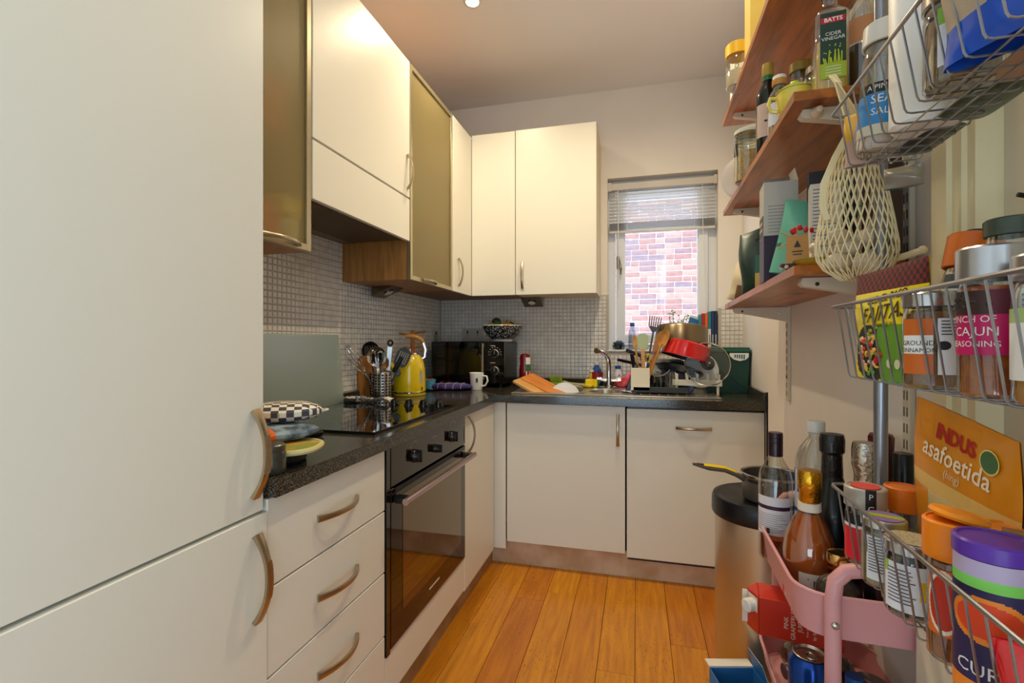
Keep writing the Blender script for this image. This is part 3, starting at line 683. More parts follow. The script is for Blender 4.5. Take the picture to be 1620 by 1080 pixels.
# whisk
t, L = uten('whisk', 'steel balloon whisk leaning left out of the utensil canister', 'whisk', (-1.235, 2.11, T+.03), (-1.318, 1.985, T+.262))
for k in range(5):
    b = MB(); a0 = k*PI/5; pts = []
    for i in range(21):
        s_ = i/20*PI; rr = .030*math.sin(s_)**.8 if 0 < i < 20 else 0; zz = .11+(L-.11)*(1-(abs(1-2*i/20))**2.2) if True else 0
        rx = .032*math.sin(2*PI*i/20)*(.55+.45*abs(math.cos(s_))); pts.append((rx*math.cos(a0), rx*math.sin(a0), .10+(L-.10)*math.sin(s_)))
    b.tube(pts, .0011, 5, up=(0.3, 0.2, 1)); part('wire_loop', b, CHROME, t)
part('handle', MB().tube([(0, 0, 0), (0, 0, .05), (0, 0, .115)], .008, 10, up=(0, 1, 0)), STEEL, t)
t, L = uten('slotted_spoon', 'black slotted spoon at the back of the utensils', 'spoon', (-1.275, 2.165, T+.02), (-1.285, 2.13, T+.275))
b = MB(); paddle(b, .085, .095, L-.09, bowl=.012); b.box(-.006, .006, -.003, .003, 0, L-.07); slots(b, 5, .012, .05, L-.066, y=-.0035); part('spoon_head', b, [M('#1a1510', .35), M('#5e5346', .6)], t)
t, L = uten('slotted_spoon', 'shiny steel slotted spoon in the middle of the utensils', 'spoon', (-1.205, 2.10, T+.02), (-1.203, 2.045, T+.255))
b = MB(); paddle(b, .090, .098, L-.098, bowl=.014); b.box(-.006, .006, -.002, .002, 0, L-.07); slots(b, 5, .011, .040, L-.082, y=.004, tilt=.001); part('spoon_head', b, [CHROME, M('#16161a', .5)], t)
t, L = uten('slotted_turner', 'black slotted turner leaning right over the kettle', 'spatula', (-1.19, 2.13, T+.03), (-1.105, 2.17, T+.243))
b = MB(); paddle(b, .07, .095, L-.095, sq=3.0); b.box(-.005, .005, -.003, .003, 0, L-.08); slots(b, 5, .010, .06, L-.078, y=-.0022); part('blade', b, [M('#131313', .4), M('#a29b88', .6)], t)
t, L = uten('kitchen_tongs', 'tongs with black ring handle standing upright in the canister', 'tongs', (-1.20, 2.135, T+.02), (-1.165, 2.12, T+.285))
part('arm', MB().box(-.012, .012, -.006, -.003, 0, L-.03, 0, .001), STEEL, t); part('arm', MB().box(-.010, .010, .003, .006, 0, L-.035, 0, .001), STEEL, t)
part('ring', MB().tube([(.011*math.cos(a), 0, L-.012+.012*math.sin(a)) for a in [2*PI*i/16 for i in range(16)]], .0042, 8, 0, True, up=(0, 1, 0)), BLACK, t)
t, L = uten('wooden_spoon', 'dark wooden spoon in the front canister', 'spoon', (-1.195, 2.105, T+.02), (-1.178, 2.095, T+.20))
b = MB(); paddle(b, .034, .055, L-.055, th=.007, bowl=.006); b.tube([(0, 0, 0), (0, 0, L-.05)], .006, 8, up=(0, 1, 0)); part('spoon_head', b, wood('#a2713f', '#7d4f28', 9, 2), t)
t, L = uten('wooden_spatula', 'flat brown wooden spatula in the front canister', 'spatula', (-1.22, 2.11, T+.02), (-1.235, 2.12, T+.18))
b = MB(); paddle(b, .032, .06, L-.06, th=.006, sq=3.2); b.box(-.007, .007, -.003, .003, 0, L-.05, 0, .001); part('blade', b, wood('#8b5f38', '#6a4424', 9, 2), t)
t, L = uten('vegetable_peeler', 'black handled peeler leaning right out of the canister', 'peeler', (-1.18, 2.11, T+.07), (-1.115, 2.14, T+.205))
part('grip', MB().tube([(0, 0, L-.085), (0, 0, L-.07), (0, 0, L-.03), (0, 0, L)], .011, 10, scales=[.6, 1, 1, .8], up=(0, 1, 0)), SOFTBLACK, t); part('shank', MB().tube([(0, 0, 0), (0, 0, L-.08)], .004, 8, up=(0, 1, 0)), CHROME, t)
# chopping board standing against the tiles
b = MB().prism([(-.055+.02*0, 0), (.055, 0), (.055, .165), (.048, .192), (.028, .208), (-.028, .208), (-.048, .192), (-.055, .165)], -.009, .009, 'xz')
solo('chopping_board', b, wood('#bd7f3b', '#9a602a', 5, 2), 'round-shouldered wooden chopping board standing against tiles behind the canisters', 'chopping board', (-1.298, 2.13, T+.001), R(62))
# kettle
t = thing('kettle', 'yellow retro electric kettle with wooden handle beside the utensils', 'kettle', (-1.155, 2.30, T+.001), face(-1.155, 2.30))
YEL = M('#f0cf0a', .18, coat=.8)
part('base_plate', MB().lathe([(0, 0), (.084, 0), (.086, .004), (.085, .012), (0, .014)], 36), M('#d9bd1a', .3), t)
part('body', MB().lathe([(0, .018), (.084, .018), (.085, .024), (.084, .09), (.082, .135), (.077, .165), (.068, .190), (.052, .210)], 40), YEL, t)
part('chrome_band', MB().lathe([(.0835, .013), (.0865, .015), (.0865, .020), (.0845, .022)], 36), CHROME, t)
part('lid', MB().lathe([(.052, .208), (.053, .213), (.048, .219), (.012, .223), (.010, .232), (.014, .240), (0, .244)], 32), CHROME, t)
b = MB().tube([(.058, 0, .185), (.078, 0, .197), (.083, 0, .235), (.070, 0, .274)], .010, 10, up=(0, 1, 0)); part('handle_mount', b, CHROME, t)
b = MB().tube([(.072, 0, .272), (.060, 0, .289), (.035, 0, .302), (.005, 0, .308), (-.02, 0, .306)], .0125, 12, up=(0, 1, 0), scales=[.85, 1, 1.05, 1, .85]); part('handle', b, wood('#c98d35', '#a9701f', 6, 0), t)
b = MB().tube([(-.072, -.01, .125), (-.098, -.012, .165), (-.118, -.014, .195)], .016, 12, scales=[1.1, .7, .5], up=(0, 1, 0)); part('spout', b, YEL, t)
b = MB(); T0 = Matrix.Rotation(R(-42), 4, 'Z') @ Matrix.Translation((0, -.080, .122)) @ Matrix.Rotation(R(90), 4, 'X'); b.T = T0
b.lathe([(.0205, 0), (.0205, .007), (.017, .008)], 24, 0).lathe([(.017, .0065), (0, .0065)], 24, 1); b.add([(0, 0, .007), (.002, 0, .007), (.008, .010, .007)], [(0, 1, 2)], 2)
part('thermometer_dial', b, [CHROME, M('#9fc3cf', .2), INK], t)
b = MB().box(.050, .066, -.078+.018, -.052, .028, .046, 0, .002); part('switch', b, BLACK, t)
part('level_window', MB().patch(.0842, R(40), R(52), .05, .13, 0, 4), M('#c9c9c0', .1, .3), t)
# mug tree
t = thing('mug_tree', 'orange wooden mug tree with pegs standing behind the kettle', 'mug tree', (-1.245, 2.52, T), R(20)); HW = wood('#d2812a', '#a95f1c', 7, 2)
part('pole', MB().tube([(0, 0, .01), (0, 0, .20), (0, 0, .345)], .012, 12, up=(0, 1, 0)), HW, t); part('base', MB().cyl(.062, 0, .014, 0, seg=28, bev=.003), HW, t)
for i, (z, a) in enumerate(((.325, 0), (.315, 180), (.24, 60), (.235, 240), (.16, 120), (.155, 300))):
    part('peg', MB().tube([(0, 0, z), (.075*math.cos(R(a)), .075*math.sin(R(a)), z+.012)], .0055, 8), HW, t)
# ramekins
t = thing('ramekin', 'small sky blue ramekin of nibbles between kettle and microwave', 'bowl', (-1.16, 2.56, T+.010))
part('bowl', MB().lathe([(0, 0), (.028, 0), (.030, .004), (.036, .040), (.040, .052), (.037, .052), (.030, .03), (0, .02)], 28), M('#5fb3d6', .2, coat=.5), t)
b = MB(); random.seed(3)
for i in range(16):
    a = random.uniform(0, 6.28); r = random.uniform(0, .026); b.ball((r*math.cos(a), r*math.sin(a), .048+random.uniform(0, .006)), (.009, .006, .005), i % 3, 8, 5)
o = part('nibbles', b, [M('#b3532d', .7), M('#c99a5a', .7), M('#7a3a24', .7)], t); o['kind'] = 'stuff'
solo('saucer', MB().lathe([(0, 0), (.035, 0), (.058, .008), (.057, .0095), (.03, .003), (0, .003)], 28), M('#4a4c55', .25), 'dark saucer under the sky blue ramekin', 'saucer', (-1.16, 2.56, T+.001))
# tea towel, folded
t = thing('tea_towel', 'folded purple checked tea towel in front of the microwave', 'tea towel', (-1.045, 2.60, T+.001), R(4))
PURP = M('#4c3f7c', .95, bump=(300, .4), var=('#3d3268', 25.0))
b1 = pad(.26, .13, .040, pw=3.0, wav=.003); part('folded_cloth', b1, PURP, t)
b = MB()
for i in range(4):
    x = -.055+i*.045; b.tube([(x, -.066, .012), (x, -.060, .032), (x, -.03, .0415), (x, .02, .0415)], .0013, 5)
for y in (-.045,): b.tube([(-.11, y, .0385), (0, y, .0395), (.115, y, .0385)], .0013, 5)
part('check_lines', b, M('#b8b0c8', .9), t)
# mug
def mug(label, loc, rz, mats, r=.041, h=.098, n='mug'):
    t = thing(n, label, 'mug', loc, rz); b = MB()
    b.lathe([(0, 0, 0), (r*.78, 0, 0), (r*.80, .003, 0), (r, h-.001, 0), (r-.0015, h, 0), (r-.0035, h-.002, 0), (r*.76, .006, 0), (0, .006, 0)], 32)
    b2 = MB().tube([(r*.93, 0, h*.82), (r+.022, 0, h*.80), (r+.028, 0, h*.52), (r+.014, 0, h*.26), (r*.82, 0, h*.20)], .0055, 8, up=(0, 1, 0))
    part('cup', b, mats[0], t); part('handle', b2, mats[0], t)
    return t
t = mug('white mug with a pink side and dark lettering beside the purple towel', (-.905, 2.655, T+.001), R(-5), [WHITE], .042, .098)
b = MB().grid(8, 4, lambda u, v: ((.0335+.0085*(.08+.86*v)+.0006)*math.sin(R(-95+55*u)), -(.0335+.0085*(.08+.86*v)+.0006)*math.cos(R(-95+55*u)), .098*(.08+.88*v))); part('pink_side', b, M('#d8336a', .35), t)
part('dark_mark', MB().patch(.0405, R(18), R(34), .045, .068, 0, 4), INK, t)

# ================================================================ BACK COUNTER
t = thing('microwave', 'black microwave oven with two silver ringed dials in the corner', 'microwave', (-1.01, 2.80, T))
part('casing', MB().box(-.237, .237, .004, .30, .022, .280, 0, .004), M('#121213', .25), t)
for x in (-.2, .2):
    for y in (.03, .27): part('foot', MB().cyl(.012, 0, .022, 0, x, y, 12), BLACK, t)
d = part('door', MB().box(-.237, .118, -.018, .002, .024, .279, 0, .003), GLOSSBLACK, t)
part('window', MB().box(-.195, .065, -.0188, -.018, .075, .235), M('#1d1c12', .06, .2, coat=.5), d)
part('handle', MB().box(.098, .112, -.040, -.030, .045, .27, 0, .003).box(.100, .110, -.032, -.018, .05, .065).box(.100, .110, -.032, -.018, .25, .262), M('#b9b4ae', .2, .95), d)
cp = part('control_panel', MB().box(.120, .237, -.016, .002, .024, .279, 0, .003), GLOSSBLACK, t)
for z in (.208, .105):
    b = MB(); b.T = Matrix.Translation((.178, -.016, z)) @ Matrix.Rotation(R(90), 4, 'X')
    b.lathe([(.026, 0, 0), (.026, .010, 0), (.022, .012, 1), (.0215, .010, 1), (.018, .013, 1), (0, .013, 1)], 28); b.box(-.0025, .0025, -.004, .019, .0125, .0145, 0)
    part('dial', b, [STEEL, BLACK], cp)
b = MB()
for i in range(9):
    a = R(-10+25*i); b.box(.178+.038*math.cos(a)-.0025, .178+.038*math.cos(a)+.0025, -.0166, -.016, .208+.038*math.sin(a)-.0018, .208+.038*math.sin(a)+.0018)
b.box(.150, .180, -.0166, -.016, .253, .256).box(.150, .180, -.0166, -.016, .150, .153); o = part('printed_scale', b, M('#cfcfcf', .5), cp); o['kind'] = 'stuff'
# bowl on microwave
t = thing('mosaic_bowl', 'black and white speckled bowl with white rim on top of the microwave', 'bowl', (-.825, 2.93, T+.281))
b = MB().lathe([(0, 0, 1), (.062, 0, 1), (.062, .008, 1), (.070, .014, 0), (.100, .040, 0), (.120, .072, 0), (.128, .098, 1), (.126, .101, 1), (.122, .098, 1), (.112, .070, 1), (.08, .03, 1), (0, .016, 1)], 48)
part('bowl', b, [speckle('#14151a', '#c9c9c6', 120, .63, .25), M('#e4e2dc', .25)], t)
t = thing('squash', 'small orange squash in the speckled bowl', 'squash', (-.80, 2.93, T+.281+.085)); b = MB()
b.grid(32, 10, lambda u, v: tuple((q*(1+.10*abs(math.cos(4*2*PI*u))) if i < 2 else q*.75) for i, q in enumerate((.048*math.sin(PI*v)*math.cos(2*PI*u), .048*math.sin(PI*v)*math.sin(2*PI*u), -.048*math.cos(PI*v)))))
part('rind', b, M('#cf8f1c', .5), t); part('stem', MB().tube([(0, 0, .033), (.004, 0, .052)], .006, 6, up=(0, 1, 0)), M('#6d6a30', .7), t)
for lab, x, y, z, c, r in (('green lime at the front of the speckled bowl', -.853, 2.905, .095, '#3f6b2f', .030), ('dark avocado standing highest in the speckled bowl', -.872, 2.95, .118, '#2f3128', .032), ('yellow lemon at left in the speckled bowl', -.895, 2.925, .092, '#b9a12c', .026), ('dark brown pear behind the orange squash in the bowl', -.79, 2.985, .095, '#5a3d1c', .03)):
    nm = lab.split(' in ')[0].split(' at ')[0].split(' standing')[0].split(' behind')[0].split()[-1]
    solo(nm, MB().ball((0, 0, 0), (r, r*.9, r*1.05), 0, 18, 10), M(c, .4, bump=(150, .3)), lab, 'fruit', (x, y, T+.281+z))
# sockets
for lab, x, y, z, rz in (('steel double wall socket on the back tiles above the microwave', -1.088, BY-.004, 1.232, 0), ('wall socket on the left tiles in the corner above the microwave', LX+.004, 3.02, 1.225, R(90))):
    t = thing('wall_socket', lab, 'socket', (x, y, z), rz); wd = .073 if rz == 0 else .043
    part('plate', MB().box(-wd, wd, -.008, 0, -.043, .043, 0, .002), M('#b3b0ab', .3, .8), t)
    for sx in ((-.036, .036) if rz == 0 else (0,)):
        part('switch', MB().box(sx-.006, sx+.006, -.012, -.008, .012, .03, 0, .001), M('#2a2a2a', .4), t)
        part('pin_holes', MB().box(sx-.002, sx+.002, -.0085, -.0079, -.006, .004).box(sx-.012, sx-.007, -.0085, -.0079, -.026, -.022).box(sx+.007, sx+.012, -.0085, -.0079, -.026, -.022), M('#161616', .6), t)
# ketchup
t = thing('ketchup_bottle', 'dark red ketchup bottle standing right of the microwave', 'bottle', (-.685, 2.955, T), face(-.685, 2.955))
b = MB(); prof = [(.0, .045), (.012, .045), (.033, .045)]
b.at(0, 0, 0, sc=(1, .68, 1)).lathe([(0, .042), (.030, .042), (.036, .050), (.037, .10), (.031, .14), (.033, .175), (.030, .195), (.018, .203), (0, .203)], 28); part('bottle_body', b, M('#6e0c12', .2, coat=.4), t)
part('cap', MB().at(0, 0, 0, sc=(1, .7, 1)).lathe([(0, 0), (.031, 0), (.033, .004), (.030, .036), (.027, .042), (0, .042)], 28), M('#8e8e92', .35), t)
b = MB(); b.grid(10, 8, lambda u, v: ((.0375)*math.sin(R(8+54*u)), -.0258*math.cos(R(8+54*u)), .065+.115*v), lambda u, v: 1 if abs(v-.45) < .14 else (2 if v < .2 and abs(u-.5) < .3 else 0))
part('label', b, [M('#e9e3d6', .5), M('#2f6d48', .5), M('#b33a2a', .5)], t)
# ================= SINK
t = thing('sink', 'stainless steel one and a half bowl sink with drainer under the window', 'sink', (0, 0, T))
b = MB(); z = .004; n = 40; X0, X1, Ya, Yb_ = -.655, .395, 2.50, 2.985
def rring(cx, cy, w, h, sq, zz, n=40):
    o = []
    for i in range(n):
        a = 2*PI*(i+.5)/n; c, s_ = math.cos(a), math.sin(a); e = 2/sq; o.append((cx+w/2*math.copysign(abs(c)**e, c), cy+h/2*math.copysign(abs(s_)**e, s_), zz))
    return o
def boxring(x0, x1, y0, y1, zz, n=40):
    cx, cy = (x0+x1)/2, (y0+y1)/2; o = []
    for i in range(n):
        a = 2*PI*(i+.5)/n; c, s_ = math.cos(a), math.sin(a); q = max(abs(c), abs(s_)); o.append((cx+(x1-x0)/2*c/q, cy+(y1-y0)/2*s_/q, zz))
    return o
def bowl(b, x0, x1, y0, y1, sq, depth, outer):
    cx, cy, w_, h_ = (x0+x1)/2, (y0+y1)/2, x1-x0, y1-y0
    rings = [boxring(*outer, z), rring(cx, cy, w_, h_, sq, z), rring(cx, cy, w_-.012, h_-.012, sq, z-.006), rring(cx, cy, w_-.03, h_-.03, sq, -depth+.02), rring(cx, cy, w_-.07, h_-.07, sq, -depth), rring(cx, cy, .05, .05, 2, -depth-.004)]
    vs = [p for r_ in rings for p in r_]; fs = []
    for j in range(len(rings)-1):
        for i in range(n): fs.append((j*n+i, j*n+(i+1) % n, (j+1)*n+(i+1) % n, (j+1)*n+i))
    fs.append(tuple((len(rings)-1)*n+i for i in range(n))); b.add(vs, fs)
bowl(b, -.585, -.300, 2.57, 2.925, 5, .15, (-.598, -.282, 2.55, 2.95)); bowl(b, -.265, -.085, 2.60, 2.86, 2.2, .10, (-.282, -.055, 2.55, 2.95))
b.box(X0, -.598, Ya, Yb_, 0.0008, z).box(-.598, X1, Ya, 2.55, .0008, z).box(-.598, -.055, 2.95, Yb_, .0008, z).box(-.055, X1, 2.55, Yb_, .0008, z)
b.tube([(X0, Ya, z), (X1, Ya, z), (X1, Yb_, z), (X0, Yb_, z)], .0025, 6, 0, True)
SINKM = M('#c9c5bb', .28, .95); part('steel_top', b, SINKM, t, smooth=30)
for x in [0.02+i*.045 for i in range(8)]: part('drainer_ridge', MB().tube([(x, 2.60, z), (x, 2.9, z)], .003, 6), SINKM, t)
for (x, y, d) in ((-.44, 2.75, .15), (-.175, 2.73, .10)): part('drain', MB().lathe([(0, -d+.001), (.02, -d+.001), (.028, -d+.003), (.03, -d)], 20, 0, x, y), CHROME, t)
# tap
t = thing('mixer_tap', 'chrome mixer tap with swan neck and cross handles behind the sink', 'tap', (-.165, 2.965, T+.004))
part('base', MB().lathe([(0, 0), (.026, 0), (.026, .006), (.019, .012), (.017, .05), (.015, .06), (0, .06)], 24), CHROME, t)
part('spout', MB().tube([(0, 0, .055), (0, 0, .13), (-.002, -.006, .165), (-.015, -.035, .195), (-.035, -.075, .213), (-.055, -.115, .222), (-.06, -.125, .222)], .0135, 14, up=(0.3, 1, 0)), CHROME, t)
part('nozzle', MB().tube([(-.055, -.115, .223), (-.065, -.135, .222)], .0165, 14, up=(0.3, 0, 1)), M('#8b7a63', .3, .9), t)
for s_ in (-1, 1):
    a = part('valve', MB().tube([(0, 0, .04), (s_*.045, 0, .046)], .011, 12), CHROME, t)
    b = MB().tube([(s_*.045, 0, .046), (s_*.072, 0, .050)], .017, 12); b.tube([(s_*.06, -.028, .049), (s_*.06, .028, .049)], .0055, 8); b.tube([(s_*.06, 0, .021), (s_*.06, 0, .077)], .0055, 8, up=(0, 1, 0)); part('cross_handle', b, M('#dedede', .15, .8), t)
# things in and around the sink
BW = wood('#dcae68', '#c28b45', 7, 0); OW = wood('#d98a3c', '#bc6c25', 7, 0)
b = MB().box(-.13, .13, -.055, .055, -.008, .008, 0, .003); solo('chopping_board', b, BW, 'pale wooden chopping board propped in the sink, front one', 'chopping board', (-.545, 2.63, T+.010), R(-14), None, R(8), R(24))
b = MB().box(-.14, .14, -.07, .07, -.008, .008, 0, .003); solo('chopping_board', b, OW, 'orange-brown wooden chopping board leaning in the sink behind the pale one', 'chopping board', (-.50, 2.70, T+.022), R(-14), None, R(8), R(24))
t = thing('white_plate', 'white plate standing tilted in the large sink bowl', 'plate', (-.395, 2.70, T-.035), 0, None, R(62), R(18))
part('plate', MB().lathe([(0, 0), (.05, 0), (.085, .012), (.084, .015), (.05, .004), (0, .004)], 36), M('#e4eaf2', .2), t)
t = thing('dish_brush', 'green dish brush with grey handle lying behind the sink bowls', 'brush', (-.475, 2.955, T+.012), R(-3))
b = MB()
for i in range(7):
    for j in range(4):
        x0 = -.035+i*.011; b.tube([(x0, -.015+j*.01, .012), (x0-.018+random.uniform(-.003, .003), -.018+j*.012, .050)], .0028, 4, up=(0, 1, 0))
o = part('bristles', b, M('#7f9a1d', .7), t); o['kind'] = 'stuff'
part('head', MB().box(-.042, .04, -.022, .022, 0, .014, 0, .005), M('#74901c', .5), t); part('handle', MB().tube([(.035, 0, .016), (.07, 0, .010), (.13, 0, .004), (.24, 0, .003)], .009, 8, scales=[1.4, .9, 1, 1.2]), M('#a9aa82', .4), t)
part('handle_grip', MB().tube([(.16, 0, .004), (.225, 0, .004)], .0118, 8), M('#6f8a22', .5), t)
t = thing('sponge', 'yellow washing-up sponge with green scourer at the sink edge', 'sponge', (-.262, 2.94, T+.005), R(4))
part('foam', MB().box(-.043, .030, -.024, .024, 0, .046, 0, .005), M('#efd21c', .95, bump=(300, .8)), t); part('scourer', MB().box(.0305, .040, -.024, .024, 0, .046, 0, .003), M('#2f5a38', .95, bump=(400, .8)), t)
solo('cleaning_cloth', pad(.07, .05, .018, wav=.004), M('#d3bb3c', .95, bump=(150, .5)), 'yellow cloth draped between the sink bowls', 'cloth', (-.285, 2.90, T+.006), R(20))
def simple_bottle(name, label, x, y, z, r, h, col, capc, neck=.4, trans=False, labc=None, cat='bottle', capk=None):
    t = thing(name, label, cat, (x, y, z), face(x, y)); mt = M(col, .15, coat=.3) if not trans else pane_mat(col, .3)
    part('bottle_body', MB().lathe([(0, 0), (r*.92, 0), (r, r*.12), (r, h*.62), (r*.85, h*.70), (r*neck, h*.80), (r*neck, h*.88)], 24), mt, t)
    part('cap', MB().lathe([(r*neck*1.15, h*.86), (r*neck*1.2, h*.87), (r*neck*1.15, h), (0, h)], 20), M(capc, .35), t)
    if labc: part('label', MB().patch(r*1.012, R(-60), R(60), h*.15, h*.52, 0, 12), M(labc, .5), t)
    return t
simple_bottle('washing_up_liquid', 'blue washing-up liquid bottle left behind the tap', -.245, 3.045, T, .030, .155, '#234f9c', '#dfe3ea', .5, labc='#1b3f8a')
simple_bottle('soap_bottle', 'small bottle with blue cap right behind the tap', -.115, 3.045, T, .026, .13, '#e5e8ee', '#2552a8', .6, labc='#c8d2e2')
simple_bottle('soap_dispenser', 'small yellow bottle with cream cap left of the tap base', -.275, 3.02, T, .02, .105, '#caa84a', '#e5dccb', .7)
solo('dish_cloth', pad(.10, .07, .055, wav=.010), M('#b5232f', .95, bump=(80, .8), var=('#e2667a', 18.0)), 'crumpled red dish cloth behind the tap', 'cloth', (-.09, 2.99, T+.006), R(10))
solo('dish_cloth', pad(.09, .06, .085, wav=.012), M('#e2437c', .95, bump=(80, .8), var=('#f08bb0', 18.0)), 'crumpled bright pink cloth between tap and utensil pot', 'cloth', (-.03, 3.03, T+.006), R(30))
solo('dish_cloth', pad(.10, .10, .012, wav=.004), M('#e6e6f0', .95, var=('#7d82c9', 40.0)), 'white and blue cloth lying on the drainer left of the black tray', 'cloth', (-.035, 2.68, T+.006), R(12))
solo('red_tub', MB().lathe([(0, 0), (.03, 0), (.034, .045), (.032, .045), (.028, .004), (0, .004)], 24), M('#8c1c24', .4), 'small dark red tub left of the tap', 'tub', (-.235, 2.985, T+.046))
# drainer tray and cream utensil pot
t = thing('drip_tray', 'black tray under the cream utensil pot on the drainer', 'tray', (.115, 2.68, T+.005))
part('tray', MB().box(-.135, .145, -.055, .10, .006, .010).box(-.135, .145, -.058, -.053, .006, .036, 0, .002).box(-.135, .145, .097, .102, .006, .036, 0, .002).box(-.137, -.132, -.058, .102, .006, .036, 0, .002).box(.142, .147, -.058, .102, .006, .036, 0, .002), M('#1f201f', .45), t)
for x in (-.12, .13):
    for y in (-.04, .085): part('foot', MB().cyl(.006, 0, .006, 0, x, y, 10), BLACK, t)
t = thing('utensil_pot', 'square cream pot of utensils on the black drainer tray', 'pot', (.016, 2.665, T+.022))
b = MB().box(-.048, .048, -.043, -.039, 0, .118, 0, .001).box(-.048, .048, .039, .043, 0, .118, 0, .001).box(-.048, -.044, -.039, .039, 0, .118, 0, .001).box(.044, .048, -.039, .039, 0, .118, 0, .001).box(-.044, .044, -.039, .039, 0, .004)
part('pot', b, M('#e3d9c0', .4), t)
PG = 'utensils in the cream pot'; pz = T+.03
t, L = uten('wooden_spoon', 'pale wooden spoon at left in the cream pot', 'spoon', (.016, 2.66, pz), (-.015, 2.65, T+.312), PG)
b = MB(); paddle(b, .030, .07, L-.07, th=.006, bowl=.004); b.tube([(0, 0, 0), (0, 0, L-.05)], .0055, 8, up=(0, 1, 0)); part('spoon_head', b, wood('#d9a560', '#bd843f', 8, 2), t)
t, L = uten('silicone_spatula', 'pale green silicone spatula with wooden handle in the cream pot', 'spatula', (.036, 2.66, pz), (.026, 2.64, T+.322), PG)
b = MB(); paddle(b, .056, .085, L-.085, th=.008, sq=3.5); part('head', b, M('#b5c79b', .5), t); part('handle', MB().box(-.010, .010, -.005, .005, 0, L-.08, 0, .002), wood('#d9a560', '#bd843f', 8, 2), t)
t, L = uten('wooden_spatula', 'brown wooden spatula leaning right out of the cream pot', 'spatula', (.03, 2.67, pz), (.132, 2.68, T+.335), PG)
b = MB(); paddle(b, .045, .13, L-.13, th=.006, sq=2.6); b.box(-.008, .008, -.003, .003, 0, L-.11, 0, .001); part('blade', b, wood('#b0742f', '#8c571f', 8, 2), t)
t, L = uten('wooden_spoon', 'long golden wooden spoon leaning furthest right out of the cream pot', 'spoon', (.04, 2.655, pz), (.152, 2.65, T+.345), PG)
b = MB(); paddle(b, .05, .10, L-.10, th=.007, bowl=.008, sq=2.3); b.tube([(0, 0, 0), (0, 0, L-.08)], .0065, 8, up=(0, 1, 0)); part('spoon_head', b, wood('#cf9240', '#ad7227', 8, 2), t)
t, L = uten('fork_turner', 'blue-grey pronged spatula rising above the wooden spoons in the cream pot', 'spatula', (.035, 2.685, pz), (.098, 2.72, T+.415), PG)
b = MB(); b.prism([(-.008, L-.085), (.008, L-.085), (.030, L-.055), (-.030, L-.055)], -.002, .002, 'xz')
for i in range(6): x = -.027+i*.0108; b.prism([(x-.0028, L-.055), (x+.0028, L-.055), (x*1.15+.0022, L), (x*1.15-.0022, L)], -.002, .002, 'xz')
b.box(-.005, .005, -.003, .003, 0, L-.085); part('pronged_head', b, M('#3c4350', .4), t)
t, L = uten('kitchen_knife', 'knife with black handle leaning left in the cream pot', 'knife', (.005, 2.655, pz), (-.028, 2.64, T+.215), PG)
part('handle', MB().tube([(0, 0, L-.10), (0, 0, L-.05), (0, 0, L)], .011, 8, scales=[.8, 1, .9], up=(0, 1, 0)), BLACK, t); part('blade', MB().box(-.01, .01, -.001, .001, 0, L-.10), STEEL, t)
t, L = uten('kitchen_scissors', 'yellow and black handled scissors between the spoons in the cream pot', 'scissors', (.03, 2.685, pz), (.046, 2.69, T+.215), PG)
for s_ in (-1, 1): part('handle_ring', MB().tube([(s_*.013+.011*math.cos(a), 0, L-.025+.022*math.sin(a)) for a in [2*PI*i/16 for i in range(16)]], .0045, 7, 0, True, up=(0, 1, 0)), M('#e0b92c' if s_ > 0 else '#1c1c1c', .4), t)
part('blade', MB().box(-.007, .007, -.002, .002, 0, L-.045), STEEL, t)
t = thing('black_spatula', 'black plastic utensil leaning against the left side of the cream pot', 'spatula', (-.052, 2.64, T+.010), 0, None, 0, R(18))
part('handle', MB().box(-.011, .011, -.006, .006, 0, .155, 0, .003), BLACK, t)
# dish rack
RK = M('#cfc9ba', .4)
t = thing('dish_rack', 'pale grey plastic dish rack with upright prongs holding pans', 'dish rack', (.28, 2.66, T+.001))
part('tray_front', MB().box(-.10, .142, -.01, .004, .048, .080, 0, .002), RK, t); part('tray_back', MB().box(-.10, .142, .27, .282, .048, .080, 0, .002), RK, t)
part('tray_side', MB().box(-.10, -.09, .004, .27, .048, .080, 0, .002), RK, t); part('tray_side', MB().box(.132, .142, .004, .27, .048, .080, 0, .002), RK, t)
for i in range(5):
    x = -.085+i*.051
    part('prong', MB().prism([(x, .078), (x+.012, .078), (x+.013, .108), (x-.004, .118)], -.008, .002, 'xz'), RK, t); part('cross_bar', MB().tube([(x, 0, .055), (x, .27, .055)], .003, 6), RK, t)
for (x, y) in ((-.08, .0), (.122, .0), (-.08, .27), (.122, .27)): part('leg', MB().box(x-.006, x+.006, y-.006, y+.006, 0, .05, 0, .001), RK, t)
# pans, plates
t = thing('stock_pot', 'large bronze-grey cooking pot upside down on top of the drying pile', 'pot', (.232, 2.79, T+.262), R(20), None, R(-6), R(5)); BR = M('#7d705a', .28, .9)
part('pot_wall', MB().lathe([(.136, 0), (.140, .002), (.138, .010), (.135, .088), (.127, .100), (.112, .104), (0, .104), (0, .100), (.11, .100), (.130, .088), (.135, .004)], 48), BR, t)
part('inner_coating', MB().lathe([(.1345, .001), (.129, .085), (.11, .096), (0, .096)], 40), M('#26241f', .4), t)
t = thing('red_pan', 'red enamelled pan tilted upside down under the bronze pot', 'pan', (.245, 2.725, T+.190), R(-12), None, R(-8), R(14))
part('pan_wall', MB().lathe([(.124, 0), (.127, .003), (.116, .078), (.106, .086), (0, .088), (0, .084), (.103, .082), (.121, .004)], 44), M('#c4121a', .18, coat=.7), t)
part('inner_coating', MB().lathe([(.120, .002), (.102, .078), (0, .081)], 36), M('#2a2522', .4), t)
t = thing('frying_pan', 'dark blue-black frying pan leaning in the dish rack under the red pan', 'frying pan', (.215, 2.76, T+.098), R(0), None, R(-14), R(14))
